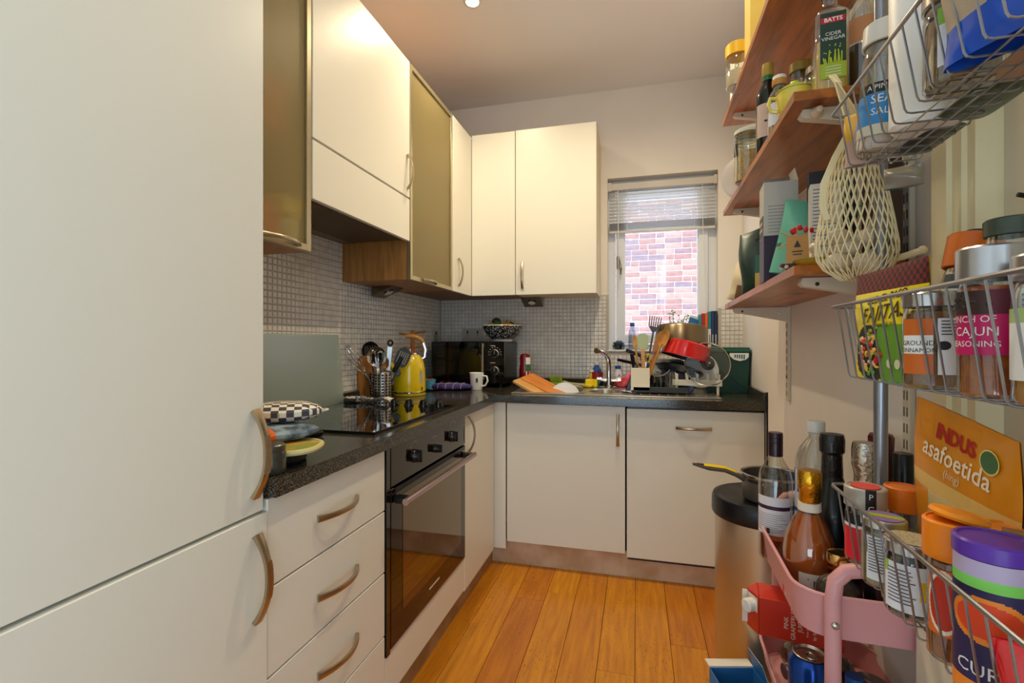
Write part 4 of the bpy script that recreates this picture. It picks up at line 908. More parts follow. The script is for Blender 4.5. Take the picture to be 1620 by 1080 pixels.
part('pan', MB().lathe([(0, 0), (.10, 0), (.128, .030), (.126, .032), (.098, .004), (0, .004)], 40), M('#1d2230', .25, .4), t)
part('handle', MB().tube([(-.125, 0, .028), (-.20, -.01, .05), (-.30, -.02, .062)], .010, 8, scales=[.8, 1, 1.1]), BLACK, t)
t = thing('glass_pan_lid', 'round glass pan lid with steel rim standing in the dish rack', 'pan lid', (.352, 2.665, T+.163), R(4), None, R(80), 0)
part('glass_disc', MB().lathe([(0, .014), (.06, .011), (.109, 0)], 48), pane_mat('#eef0ef', .12), t); part('steel_rim', MB().lathe([(.108, -.003), (.113, -.003), (.114, .002), (.110, .005), (.107, .002)], 48), STEEL, t)
part('knob_plate', MB().lathe([(0, .0145), (.034, .0135), (.033, .018), (.018, .020), (.015, .034), (.019, .042), (.016, .046), (0, .046)], 28), M('#3a3734', .35), t); part('knob_screw', MB().lathe([(0, .049), (.006, .048), (.007, .046)], 14), CHROME, t)
for i, (lab, x, y, z, r, rx_, ry_, c) in enumerate((('pale grey bowl on its side at left in the dish rack', .135, 2.74, .115, .062, 40, -30, '#b6b5ad'), ('white plate standing in the dish rack behind the glass lid', .33, 2.80, .12, .095, 82, 8, '#e9edf0'), ('blue-grey plate tilted under the red pan', .175, 2.78, .128, .085, 22, -12, '#8d93a6'), ('dark plate leaning behind the prongs at left', .20, 2.70, .10, .075, 72, -20, '#23242a'))):
    t = solo('bowl' if 'bowl' in lab else 'plate', MB().lathe([(0, 0), (r*.6, 0), (r, r*.22 if i else r*.6), (r*.97, r*.25 if i else r*.62), (r*.58, .005), (0, .005)], 36), M(c, .22), lab, 'plate' if i else 'bowl', (x, y, T+z), 0, None, R(rx_), R(ry_))
t = thing('drinking_glass', 'clear drinking glass upside down between utensil pot and rack prongs', 'glass', (.168, 2.662, T+.02)); part('glass', MB().lathe([(.028, 0), (.024, .09), (.022, .094), (0, .094)], 24), JARGLASS, t)
t = thing('measuring_jug', 'small clear plastic jug behind the cream pot', 'jug', (.125, 2.73, T+.018)); part('jug', MB().lathe([(0, 0), (.035, 0), (.042, .085), (.040, .085), (.033, .004), (0, .004)], 24), pane_mat('#e1e8ea', .3), t)
part('handle', MB().tube([(.04, 0, .075), (.062, 0, .07), (.06, 0, .03), (.036, 0, .02)], .004, 7, up=(0, 1, 0)), M('#d6dde0', .2), t)
b = MB().tube([(.15, .0, 0), (.17, .02, .07), (.20, .03, .14)], .0)
solo('blue_cloth', pad(.10, .06, .05, wav=.012), M('#4c5fa3', .95, bump=(60, .8), var=('#7e8fc6', 15.0)), 'crumpled blue cloth under the dish rack', 'cloth', (.245, 2.72, T+.006), R(20))
# green caddy box
t = thing('food_caddy', 'dark green food waste caddy with leaf label in the right corner', 'caddy', (.475, 2.90, T+.001), R(-2)); GR = M('#163f34', .4)
b = MB().prism([(-.115, -.10), (.105, -.10), (.105, .09), (-.115, .09)], 0, .008)
def frus(b, w0, d0, w1, d1, z0, z1, th=.003, m=0):
    vs = [(-w0, -d0, z0), (w0, -d0, z0), (w0, d0, z0), (-w0, d0, z0), (-w1, -d1, z1), (w1, -d1, z1), (w1, d1, z1), (-w1, d1, z1)]
    b.add(vs, [(0, 1, 5, 4), (1, 2, 6, 5), (2, 3, 7, 6), (3, 0, 4, 7), (3, 2, 1, 0)], m); return b
b = frus(MB(), .100, .085, .112, .095, 0, .22); part('bin', b, GR, t, smooth=0)
part('lid', MB().box(-.118, .118, -.102, .10, .22, .237, 0, .004).box(-.112, .112, -.096, .094, .236, .247, 0, .004), M('#1d5142', .4), t)
part('carry_handle', MB().tube([(-.118, -.10, .185), (-.03, -.106, .12), (.06, -.106, .055), (.09, -.104, .03)], .004, 8), M('#173f33', .4), t)
b = MB(); b.prism([(.01, .202), (.03, .183), (.06, .174), (.09, .182), (.104, .197), (.104, .217), (.01, .217)], -.1025, -.1005, 'xz'); part('leaf_label', b, M('#dfe6d8', .5), t)
b = MB()
for k in range(5): b.box(.034+k*.011, .041+k*.011, -.1032, -.1026, .192-.002*k, .209)
o = part('printed_mark', b, M('#3b5f80', .5), t); o['kind'] = 'stuff'
# sill things
SZ = WZa+.0125
for i, (lab, x, wd, h, c, c2) in enumerate((('white and red paperback nearest the plant on the window sill', .372, .014, .215, '#3f8f95', '#e8e4da'), ('bright red book on the window sill', .389, .014, .222, '#c8202b', '#e9e4dc'), ('orange topped book on the window sill', .406, .015, .222, '#e0702a', '#e5e2de'), ('teal topped book on the window sill', .424, .016, .232, '#2f7f95', '#e9e7e2'), ('navy book on the window sill', .442, .014, .235, '#2b3a66', '#2b3a66'), ('dark blue book at the right end of the window sill', .459, .015, .235, '#1d2a4c', '#22305a'))):
    t = thing('book', lab, 'book', (x, BY+.005, SZ), 0, 'books on the window sill')
    part('cover', MB().box(-wd/2, wd/2, -.012, .06, 0, h, 0, .001), M(c2, .5), t); part('spine_top', MB().box(-wd/2-.0004, wd/2+.0004, -.0126, .06, h*.55, h+.0004, 0, .001), M(c, .5), t)
    part('spine_mark', MB().box(-.003, .003, -.0130, -.0124, h*.14, h*.40), M('#8a8580', .6) if i < 4 else M('#c9ced8', .6), t)
t = thing('open_notebook', 'blue and white booklet leaning at a slant on the window sill', 'booklet', (.315, BY+.02, SZ+.022), R(15), None, R(-8), R(20)); part('cover', MB().box(-.055, .055, -.003, .003, 0, .19, 0, .001), M('#dfe8f2', .5), t); part('blue_band', MB().box(-.055, .055, -.0036, -.003, .12, .175), M('#3a78b8', .5), t)
t = thing('potted_bonsai', 'small bonsai plant with green leaves on the window sill', 'plant', (.228, BY+.035, SZ)); random.seed(5)
part('pot', MB().lathe([(0, 0), (.03, 0), (.036, .05), (.033, .05), (.03, .042), (0, .042)], 24), M('#c9c5be', .4), t)
b = MB(); tips = []
for k in range(9):
    a = k*.7; p0 = Vector((0, 0, .045)); h = random.uniform(.15, .225); e = Vector((.055*math.cos(a)+.02, .02*math.sin(a), .0+h)); mid = (p0+e)/2+Vector((.012*math.cos(a), .0, .02)); b.tube([tuple(p0), tuple(mid), tuple(e)], .0022, 5, scales=[1.4, 1, .4], up=(0, 1, 0)); tips += [e, mid, (e+mid)/2]
part('stem', b, M('#4b3a26', .8), t)
for k in range(64):
    e = random.choice(tips); c = e+Vector((random.uniform(-.02, .02), random.uniform(-.015, .015), random.uniform(-.01, .016))); a = random.uniform(0, 6.28); l = random.uniform(.012, .018)
    b = MB().at(c.x, c.y, c.z, rz=a*.25, rx=random.uniform(.7, 1.5), ry=random.uniform(-1, 1)).add([(0, 0, 0), (l*.5, -l*.35, .001), (l*1.1, 0, 0), (l*.5, l*.35, .001)], [(0, 1, 2, 3)])
    part('leaf', b, M(('#4f9a34', '#3a7a2a', '#6bb44a')[k % 3], .5), t, smooth=0)
t = thing('scrubber', 'blue metal scouring ball in a glass dish at the left of the sill', 'scourer', (-.115, BY+.025, SZ+.035)); b = MB(); random.seed(9); pts = []
for i in range(150):
    a = i*.9; ph = i*.37; r = .026+.004*math.sin(i*1.7); pts.append((r*1.25*math.cos(a)*math.cos(ph), r*math.sin(a), .8*r*math.cos(a)*math.sin(ph)))
b.tube(pts, .0018, 4); o = part('wire_tangle', b, M('#33507e', .35, .5), t); o['kind'] = 'stuff'
solo('glass_dish', MB().lathe([(0, 0), (.035, 0), (.042, .03), (.040, .03), (.033, .004), (0, .004)], 28), pane_mat('#c9d2d2', .35), 'small glass dish under the blue scouring ball', 'dish', (-.115, BY+.025, SZ+.0005))
simple_bottle('plastic_bottle', 'clear plastic bottle with blue cap on the sill behind the spoons', -.03, BY+.03, SZ, .024, .17, '#dfe8f4', '#2d5fb8', .5, True)
solo('drinking_glass', MB().lathe([(0, 0), (.026, 0), (.031, .08), (.030, .08), (.024, .005), (0, .005)], 24), pane_mat('#e6ecef', .35), 'clear tumbler on the sill beside the blue-capped bottle', 'glass', (.035, BY+.03, SZ+.0005))
t = thing('frying_pan', 'black frying pan handle reaching left behind the cream pot', 'frying pan', (.10, 2.86, T+.125), R(8)); part('pan', MB().lathe([(0, 0), (.075, 0), (.095, .025), (.093, .027), (.073, .004), (0, .004)], 32), SOFTBLACK, t); part('handle', MB().tube([(-.09, 0, .022), (-.15, -.02, .038), (-.215, -.04, .052)], .009, 8), BLACK, t)
t = thing('saucepan', 'black saucepan under the frying pan behind the cream pot', 'saucepan', (.10, 2.86, T+.006)); part('pan', MB().lathe([(0, 0), (.075, 0), (.078, .004), (.078, .112), (.075, .112), (.073, .006), (0, .006)], 32), M('#202024', .3, .4), t)
part('handle', MB().tube([(.076, -.02, .10), (.12, -.06, .105), (.15, -.09, .106)], .008, 8), BLACK, t)
# things behind the first frosted door
for nm, lab, x, y, z, sx, sy, h, c in (('food_packet', 'orange packet behind the nearest frosted door, lowest shelf', -1.06, 1.16, UZ0+.017, .04, .04, .11, '#e8541c'), ('food_packet', 'red packet behind the nearest frosted door, middle shelf', -1.06, 1.17, 1.797, .05, .05, .16, '#b3402a'), ('food_tub', 'white tub with yellow lid behind the nearest frosted door', -1.03, 1.235, UZ0+.017, .035, .035, .075, '#e9e9e2'), ('food_box', 'yellow box behind the nearest frosted door, stacked on the white tub', -1.03, 1.225, UZ0+.094, .035, .04, .06, '#e6cf2c'), ('food_jar', 'green jar behind the frosted door left of the corner', -1.08, 2.2, 1.797, .04, .04, .15, '#8a9b52')):
    if nm in ('food_tub', 'food_jar'): solo(nm, MB().cyl(sx, 0, h, 0, seg=20, bev=.006), M(c, .5), lab, 'jar' if 'jar' in nm else 'tub', (x, y, z+.0005))
    else: solo(nm, MB().box(-sx, sx, -sy, sy, 0, h, 0, .006), M(c, .5), lab, 'packet' if 'packet' in nm else 'box', (x, y, z+.0005))
# ================================================================ RIGHT WALL: UPRIGHTS, SHELVES
PINE = wood('#b8691c', '#7d4310', 3.2, 1, 0.42, 0.15, True, 11.0)
BRK = M('#d9cdb8', 0.45)
# shelves: top-surface height as a function of Y
SH = {1: (2.103, 1.06, 2.16, 0.083), 2: (1.727, 1.045, 2.145, 0.046), 3: (1.338, 1.045, 2.09, 0.0)}
def shz(k, y): z1, y0, y1, sl_ = SH[k]; return z1-sl_*(y1-y)
SD = 0.22
labs = {1: 'highest pine shelf on the right wall', 2: 'middle pine shelf on the right wall above the tea boxes', 3: 'lowest pine shelf on the right wall beside the green caddy'}
for k in (1, 2, 3):
    z1, y0, y1, sl_ = SH[k]; b = MB(); vs = []
    for y in (y0, y1):
        for (off, dz) in ((SD, -0.018), (0.012, -0.018), (0.012, 0), (SD, 0)): vs.append((wallx(y)-off, y, shz(k, y)+dz))
    b.add(vs, [(0, 1, 2, 3), (7, 6, 5, 4), (0, 4, 5, 1), (1, 5, 6, 2), (2, 6, 7, 3), (3, 7, 4, 0)])
    b.V = [tuple(Vector(v)-Vector((0, 1.6, z1))) for v in b.V]
    solo('wooden_shelf', b, PINE, labs[k], 'shelf', (0, 1.6, z1), smooth=0)
    for j, yb_ in enumerate((1.10, 2.02)):
        zt = shz(k, yb_)-0.0185; x0 = wallx(yb_)-SD+.022; x1 = wallx(yb_)-.008
        b = MB().prism([(x0, zt-.012), (x0+.004, zt-.001), (x1, zt), (x1, zt-.055), (x0+.05, zt-.026), (x0+.006, zt-.018)], yb_-.010, yb_+.010, 'xz')
        t = solo('shelf_bracket', b, BRK, '%s end bracket under the %s pine shelf' % (('nearest', 'far')[j], {1: 'highest', 2: 'middle', 3: 'lowest'}[k]), 'bracket')
        part('screw', MB().ball((x0+.03, yb_-.011, zt-.014), (.004, .002, .004), 0, 10, 6), M('#3b352c', .4, .6), t)
        part('screw', MB().ball((x1-.03, yb_-.011, zt-.022), (.004, .002, .004), 0, 10, 6), M('#efe9dc', .2, .6), t)
for j, (yb_, z0, lab) in enumerate(((1.10, 0.80, 'slotted cream shelf upright behind the wire baskets'), (2.02, 0.965, 'cream shelf upright right of the green caddy'))):
    t = thing('shelf_upright', lab, 'shelf upright', (wallx(yb_)-.0005, yb_, 0), WANG)
    part('channel', MB().box(-.011, 0, -.014, .014, z0, 2.35, 0, .0015), BRK, t)
    b = MB()
    for i in range(int((2.33-z0)/.032)):
        for s_ in (-.006, .006): b.box(-.0116, -.0112, s_-.0015, s_+.0015, z0+.02+i*.032, z0+.038+i*.032)
    o = part('slots', b, M('#3a3025', .8), t, smooth=0); o['kind'] = 'stuff'
    part('screw', MB().ball((-.0118, 0, z0+.09), (.002, .004, .004), 0, 10, 6), M('#5b5145', .4, .5), t)

# ---- generic glass jar
def jar(name, label, x, y, z, r, h, fill, fillh, lidc, lidh, rz=None, lidm=(.35, 0), wide=1.0, group=None, rx=0, ry=0, lidr=1.02, cat='jar', tint=None, dz=0, shoulder=True, var=None):
    t = thing(name, label, cat, (x, y, z), face(x, y) if rz is None else rz, group, rx, ry); hb = h-lidh
    if shoulder: pr = [(0, 0), (r-.003, 0), (r, .004), (r, hb*.84), (r*.95, hb*.93), (r*.9, hb)]
    else: pr = [(0, 0), (r-.003, 0), (r, .004), (r, hb)]
    part('glass_body', MB().lathe(pr, 36), tint or JARGLASS, t)
    if fill:
        fh = hb*fillh; part('contents', MB().lathe([(0, .003), (r-.0035, .003), (r-.0025, .007), (r-.0025, fh), (r*.6, fh+.003), (0, fh+.001)], 30), M(fill, .9, bump=(180, 1.0), var=var), t)
    part('lid', MB().lathe([(r*.92*lidr, hb-.001), (r*lidr, hb), (r*lidr, h-.002), (r*lidr-.002, h), (r*lidr*.86, h), (r*lidr*.84, h-.0015), (0, h-.0015)], 36), M(lidc, *lidm), t)
    return t
def label_on(t, r, mats, a0, a1, z0, z1, picker=0, texts=(), nu=16, nv=10, name='label'):
    b = MB(); rr = r+.0006; b.grid(nu, nv, lambda u, v: (rr*math.sin(R(a0+(a1-a0)*u)), -rr*math.cos(R(a0+(a1-a0)*u)), z0+(z1-z0)*v), picker)
    part(name, b, mats, t)
    if texts:
        for (s_, size, ang, z, mi) in texts:
            bb = MB().text(s_, size, (lambda aa, zz: lambda u, v: ((rr+.0004)*math.sin(R(aa)+u/rr), -(rr+.0004)*math.cos(R(aa)+u/rr), zz+v))(ang, z), 0)
            part('lettering', bb, mats[mi], t)
def small_print(t, r, a0, a1, z0, z1, n, mat=None):
    b = MB(); random.seed(n)
    for i in range(n):
        z = z1-(z1-z0)*(i+.5)/n; e = a1-(a1-a0)*random.uniform(0, .35); b.grid(6, 1, (lambda z_, e_: lambda u, v: ((r+.001)*math.sin(R(a0+(e_-a0)*u)), -(r+.001)*math.cos(R(a0+(e_-a0)*u)), z_+.0011*v))(z, e))
    o = part('small_print', b, mat or INK, t); o['kind'] = 'stuff'

# ---- things on shelf 3 (lowest)
def boxy(name, label, cat, x, y, z, w, d, h, faces, mats, rz=0, texts=(), rx=0, ry=0, lean=0):
    """faces: list of (z0frac, z1frac, mat) bands over the whole box"""
    t = thing(name, label, cat, (x, y, z), rz, None, rx, ry); b = MB()
    for (a, c, m) in faces: b.box(-w/2, w/2, -d/2, d/2, h*a, h*c, m)
    part('carton', b, mats, t, smooth=0)
    for (s_, size, fx, fz, mi, side) in texts:
        fn = (lambda u, v: (fx*w+u, -d/2-.0006, fz*h+v)) if side == 'f' else ((lambda u, v: (-w/2-.0006, fx*d-u, fz*h+v)) if side == 'l' else (lambda u, v: (fx*w+v, -d/2-.0006, fz*h-u)))
        part('lettering', MB().text(s_, size, fn), mats[mi], t)
    return t
def pouch(name, label, cat, x, y, z, w, h, bulge, picker, mats, rz=0, rx=0, ry=0, nu=16, nv=20, top=0.0, wob=0.004):
    t = thing(name, label, cat, (x, y, z), rz, None, rx, ry)
    def f(sgn):
        def g(u, v):
            e = (4*u*(1-u))**.5*(min(1, (1-v)*2.2)*min(1, v*5+.45))**.6
            return (w*(u-.5)*(1-.03*math.sin(PI*v)), sgn*(-bulge*e-.0008)+wob*math.sin(7*v+3*u), h*v*(1+top*(u-.5)))
        return g
    b = MB(); b.grid(nu, nv, f(1), picker); b.grid(nu, nv, lambda u, v: f(-1)(1-u, v), 0)
    part('bag', b, mats, t); return t, f(1)
def ontext(t, fn, s_, size, u0, v0, w, h, mat, shear=0.0, ang=0.0, off=.0012, bold=0.0):
    ca, sa = math.cos(ang), math.sin(ang)
    def m_(u, v):
        uu, vv = u*ca-v*sa, u*sa+v*ca; p = fn(min(1, max(0, u0+(uu+shear*vv)/w)), min(1, max(0, v0+vv/h))); return (p[0], p[1]-off, p[2])
    return part('lettering', MB().text(s_, size, m_, bold=bold), mat, t)
z3 = SH[3][0]
t, f = pouch('paper_bag', 'crumpled brown paper bag at the far end of the lowest shelf', 'bag', .372, 1.93, z3+.0005, .11, .15, .03, lambda u, v: 1 if v < .35 and u > .3 else 0, [M('#cfc0a0', .8), M('#6d5536', .8)], R(-30), R(-6), R(14), wob=.006)
t, f = pouch('coffee_pouch', 'dark green foil pouch with twisted top on the lowest shelf', 'pouch', .355, 1.66, z3+.0005, .085, .205, .022, lambda u, v: 1 if .0 < v < .28 and .2 < u < .8 else 0, [M('#2b3f3c', .3, .2), M('#1f3a30', .4)], R(-50), R(-3), R(-5), wob=.006)
part('zip_tie', MB().box(-.03, .03, -.006, .006, .165, .172), BLACK, t)
boxy('tea_box', 'small green and yellow carton between the dark pouch and the tall boxes', 'box', .372, 1.56, z3+.0005, .06, .05, .105, [(0, .5, 1), (.5, 1, 0)], [M('#2f6a52', .5), M('#c9a94a', .5)], R(-20))
boxy('slim_box', 'pale lilac flat carton standing left of the tall gift box', 'box', .355, 1.455, z3+.0005, .03, .075, .20, [(0, 1, 0)], [M('#b9aecb', .5)], WANG)
simple_bottle('wine_bottle', 'dark slim bottle standing behind the lilac carton on the lowest shelf', .40, 1.52, z3+.0005, .030, .255, '#1b1512', '#15120f', .38)
t = boxy('gift_box', 'tall grey open bottle carton with dark purple base on the lowest shelf', 'box', .345, 1.345, z3+.0005, .075, .075, .245, [(0, .46, 0), (.46, .462, 0), (.462, 1, 1)], [M('#2c1c33', .45), M('#bdb7ad', .55), M('#5a564f', .6), M('#343330', .5)], WANG-R(3))
part('flap', MB().add([(.0375, -.0375, .245), (.0375, .0375, .245), (.030, .0375, .282), (.030, -.0375, .275)], [(0, 1, 2, 3), (3, 2, 1, 0)]), M('#c9c3b8', .6), t, smooth=0)
part('flap', MB().add([(-.0375, .0375, .245), (.0375, .0375, .245), (.030, .028, .272), (-.03, .028, .272)], [(0, 1, 2, 3), (3, 2, 1, 0)]), M('#9d978c', .6), t, smooth=0)
part('side_tag', MB().box(-.0385, -.0376, -.030, .030, .115, .165), M('#33322f', .5), t); b = MB()
for i in range(2): b.box(-.0392, -.0386, -.022, .022, .128+i*.016, .136+i*.016)
part('tag_stripe', b, M('#b9ad8d', .5), t)
b = MB()
for i in range(9): b.box(-.028, .022+random.uniform(-.01, .006), -.0382, -.0376, .185-i*.008, .1865-i*.008)
o = part('small_print', b, M('#8d877d', .6), t); o['kind'] = 'stuff'
t, f = pouch('mint_pouch', 'mint green gift pouch leaning right of the grey gift box', 'pouch', .375, 1.245, z3+.0005, .15, .175, .022, lambda u, v: 1 if (abs(u-.72) < .03 or abs(v-.38-.2*u) < .012) else 0, [M('#6fb89a', .35), M('#3f7f68', .4)], R(-8), R(-2), R(12))
t = boxy('label_box', 'white carton with grey print and an orange strip beside the net bag', 'box', .388, 1.165, z3+.0005, .055, .045, .185, [(0, 1, 0)], [M('#d9d2c6', .6), M('#4d4a45', .6), M('#d8542a', .5)], R(-12))
b = MB()
for i in range(17): b.box(-.023, .018+random.uniform(-.008, .005), -.0232, -.0226, .172-i*.0075, .1735-i*.0075)
o = part('small_print', b, M('#57534c', .6), t); o['kind'] = 'stuff'
part('orange_strip', MB().box(-.0235, .010, -.0236, -.0230, .028, .038), M('#d8542a', .5), t)
boxy('chocolate_box', 'dark carton with pale lettering standing tilted behind the white carton', 'box', .425, 1.235, z3+.0005, .09, .035, .235, [(0, 1, 0)], [M('#20242c', .4), M('#cfcabc', .5)], R(-10))
boxy('brown_box', 'dark brown carton at the near end of the lowest shelf behind the pole', 'box', .463, 1.092, z3+.0005, .05, .05, .20, [(0, 1, 0)], [M('#3a2716', .5)], WANG)
t = thing('kraft_favour_bag', 'little kraft gift bag with a black tree print and red dried flowers', 'bag', (.322, 1.115, z3+.0005), R(-16))
b = MB(); frus(b, .021, .012, .019, .006, .012, .072); part('bag', b, M('#b8874e', .8), t, smooth=0); part('base_block', MB().box(-.022, .022, -.014, .014, 0, .013, 0, .002), M('#2a2622', .6), t)
part('tree_print', MB().prism([(-.006, .046), (.006, .046), (.0, .06)], -.0115, -.0108, 'xz').box(-.010, .010, -.0118, -.011, .036, .038).box(-.008, .008, -.0118, -.011, .030, .032), BLACK, t)
b = MB(); random.seed(12)
for i in range(16): b.ball((random.uniform(-.010, .026), random.uniform(-.012, .008), .082+random.uniform(-.004, .007)), random.uniform(.003, .005), 0, 8, 5)
o = part('red_flowers', b, M('#c81e2a', .7), t); o['kind'] = 'stuff'
for q in ((-.03, .08), (-.022, .072), (-.036, .045), (.0, .088)): part('dry_twig', MB().tube([(0, 0, .055), (q[0]*.6, -.005, (q[1]+.055)/2+.006), (q[0], -.008, q[1])], .0016, 5), M('#b99a5c', .8), t)
b = MB(); random.seed(13)
for i in range(10): b.ball((random.uniform(-.030, -.012), random.uniform(-.012, .01), random.uniform(.004, .012)), .0045, i % 2, 8, 5)
o = part('pine_cone_bits', b, [M('#5a3a2e', .6), M('#c7b7a9', .4)], t); o['kind'] = 'stuff'
t = thing('yellow_dish', 'shallow mustard dish with green rim at the shelf end beside the net bag', 'dish', (.345, 1.092, z3+.0005)); part('dish', MB().lathe([(0, 0), (.018, 0), (.036, .014), (.034, .016), (.016, .004), (0, .004)], 28), M('#c79a2e', .4), t)
part('green_rim', MB().lathe([(.0355, .0138), (.0368, .0155), (.0335, .0168)], 28), M('#5f8a3a', .4), t)
t = thing('painted_figurine', 'small white painted ceramic bird on the lowest shelf behind the net bag', 'ornament', (.365, 1.135, z3+.0005)); part('body', MB().ball((0, 0, .022), (.018, .013, .02), 0, 16, 10), M('#e8e3d8', .3), t); part('head', MB().ball((-.006, -.004, .047), .011, 0, 14, 8), M('#e8e3d8', .3), t); part('beak', MB().lathe([(.004, 0), (0, .008)], 8, 0, -.014, -.01), M('#c9682a', .4), t)

# ---- shelf 2
def s2(y): return shz(2, y)+.0008
t = thing('cider_vinegar_bottle', 'square glass bottle of cider vinegar with green label on the middle shelf', 'bottle', (.372, 1.088, s2(1.088)), R(-8))
b = MB(); sq = lambda r_, z_: rring(0, 0, 2*r_, 2*r_, 7, z_, 32)
def stack(b, rs, m=0):
    vs = [p for (w_, z_, q_) in rs for p in rring(0, 0, w_, w_, q_, z_, 32)]; fs = []
    for j in range(len(rs)-1):
        for i in range(32): fs.append((j*32+i, j*32+(i+1) % 32, (j+1)*32+(i+1) % 32, (j+1)*32+i))
    fs.append(tuple(range(32))[::-1]); fs.append(tuple((len(rs)-1)*32+i for i in range(32))); return b.add(vs, fs, m)
part('glass_body', stack(MB(), [(.054, 0, 9), (.057, .003, 9), (.057, .150, 9), (.050, .160, 6), (.034, .170, 3), (.027, .176, 2), (.024, .20, 2)]), JARGLASS, t)
part('vinegar', stack(MB(), [(.050, .004, 9), (.052, .006, 9), (.052, .098, 9), (.051, .099, 9)]), M('#d4a92c', .12, coat=.4), t)
part('cap', MB().lathe([(.0145, .198), (.015, .199), (.015, .226), (.013, .228), (0, .228)], 24), M('#1f4a33', .4), t)
part('label', MB().box(-.0215, .0215, -.0296, -.0290, .028, .150).box(-.0215, .0215, -.0298, -.0292, .022, .052, 1).box(-.020, .020, -.0300, -.0294, .130, .141, 2), [M('#1d3a2c', .5), M('#a3b92b', .5), M('#c4202c', .5)], t)
part('lettering', MB().text('BATTS', .0105, flatmap(0, -.0306, .1352), bold=.0003), PAPER, t); part('lettering', MB().text('CIDER', .0095, flatmap(0, -.0304, .108)).text('VINEGAR', .0095, flatmap(0, -.0304, .099)), PAPER, t)
b = MB(); random.seed(4)
for i in range(10):
    x = -.014+.028*i/9; h_ = random.uniform(.006, .026); b.tube([(x, -.0303, .050), (x+random.uniform(-.003, .003), -.0303, .052+h_)], .0011, 4, up=(0, 1, 0)); b.ball((x+random.uniform(-.004, .004), -.0303, .062+h_), (.0012, .0004, .0012), 0, 6, 4)
o = part('splash_print', b, M('#c4d438', .5), t); o['kind'] = 'stuff'
b = MB()
for i in range(4): b.box(-.013, .013, -.0304, -.0299, .044-i*.0055, .0452-i*.0055)
o = part('small_print', b, PAPER, t); o['kind'] = 'stuff'
t = thing('oil_bottle', 'tall glass bottle with peach band and dark contents beside the cider vinegar', 'bottle', (.440, 1.118, s2(1.118)), R(-10))
part('glass_body', MB().lathe([(0, 0), (.030, 0), (.033, .004), (.033, .165), (.028, .185), (.016, .205), (.014, .25)], 28), JARGLASS, t); part('dark_contents', MB().lathe([(0, .004), (.029, .004), (.030, .10), (0, .10)], 28), M('#2b1713', .2), t)
part('peach_label', MB().patch(.0335, R(-80), R(80), .102, .15, 0, 16), M('#c98a5c', .5), t); part('cap', MB().cyl(.017, .25, .28, 0), M('#26482f', .4), t)
t = thing('sugar_pot', 'yellow two-handled pot with green lid on the edge of the middle shelf', 'pot', (.338, 1.190, s2(1.19)), face(.338, 1.19, R(12)))
YP = M('#e5cf52', .25, coat=.4)
part('pot', MB().lathe([(0, 0), (.024, 0), (.033, .012), (.037, .035), (.036, .058), (.033, .058), (.033, .035), (.022, .004), (0, .004)], 32), YP, t)
part('lid', MB().lathe([(.0375, .058), (.038, .060), (.030, .066), (.012, .070), (0, .071)], 32, 0), M('#c9d552', .25, coat=.4), t); part('lid_knob', MB().ball((0, 0, .076), (.010, .010, .008), 0, 16, 8), M('#b9d234', .25), t)
for s_ in (-1, 1): part('handle', MB().tube([(s_*.033, 0, .050), (s_*.048, 0, .052), (s_*.052, 0, .036), (s_*.046, 0, .022), (s_*.034, 0, .020)], .0042, 8, up=(0, 1, 0)), YP, t)
t = simple_bottle('glass_bottle', 'clear glass bottle with white and orange cap left of the yellow pot', .335, 1.295, s2(1.295), .026, .145, '#e9efe9', '#efe9dd', .5, True, '#d5dde6'); part('cap_band', MB().lathe([(.0155, .122), (.0165, .124), (.0165, .136), (.0155, .137)], 20), M('#c98b3c', .4), t)
t = simple_bottle('wine_bottle', 'dark green bottle with pink label and gold top on the middle shelf', .338, 1.415, s2(1.415), .029, .235, '#10170f', '#a98b3b', .42, False, '#cbb2a4'); part('neck_foil', MB().lathe([(.0128, .19), (.0132, .19), (.0132, .206), (.0128, .206)], 20), M('#2c6a3e', .3), t)
part('label_mark', MB().patch(.0300, R(-16), R(16), .073, .078, 0, 4), INK, t)
jar('storage_jar', 'tall clear spice jar with yellow-brown lid behind the yellow pot', .392, 1.33, s2(1.33), .025, .185, '#4c4438', .5, '#8a6f22', .022)
t = jar('clip_jar', 'ribbed glass jar behind the yellow pot on the middle shelf', .415, 1.25, s2(1.25), .036, .135, '#6a6152', .5, '#b9b6ae', .016, lidm=(.2, .8))
for i in range(5): part('rib', MB().lathe([(.036, .07+i*.010), (.0378, .073+i*.010), (.036, .076+i*.010)], 32), JARGLASS, t)
t = jar('pasta_jar', 'big ribbed glass jar of rice at the far end of the middle shelf', .352, 1.715, s2(1.715), .042, .17, '#c9ad74', .62, '#cfd4c4', .012, lidm=(.1, 0), tint=JARGLASS, var=('#b5965a', 120))
for i in range(4): part('rib', MB().lathe([(.0405, .118+i*.011), (.0435, .121+i*.011), (.0405, .125+i*.011)], 36), pane_mat('#dfe8d8', .45), t)
part('rubber_clip', MB().patch(.0438, R(-75), R(-45), .085, .125, 0, 5), M('#2b2a26', .5), t); part('wire_clip', MB().tube([(-.034, -.026, .155), (-.040, -.024, .12), (-.034, -.030, .06), (-.030, -.030, .03)], .0014, 6), STEEL, t)
t = solo('side_plate', MB().lathe([(0, 0), (.045, 0), (.085, .012), (.084, .015), (.045, .004), (0, .004)], 40), M('#e6e0d2', .25), 'white plate propped behind the rice jar at the far shelf end', 'plate', (.395, 1.96, s2(1.96)+.085), WANG, None, R(-82), 0)
solo('pink_pot', MB().cyl(.012, 0, .03, 0, seg=18, bev=.003), M('#d8a08c', .5), 'small pink capped pot between yellow pot and vinegar bottle', 'pot', (.372, 1.165, s2(1.165)+.0))

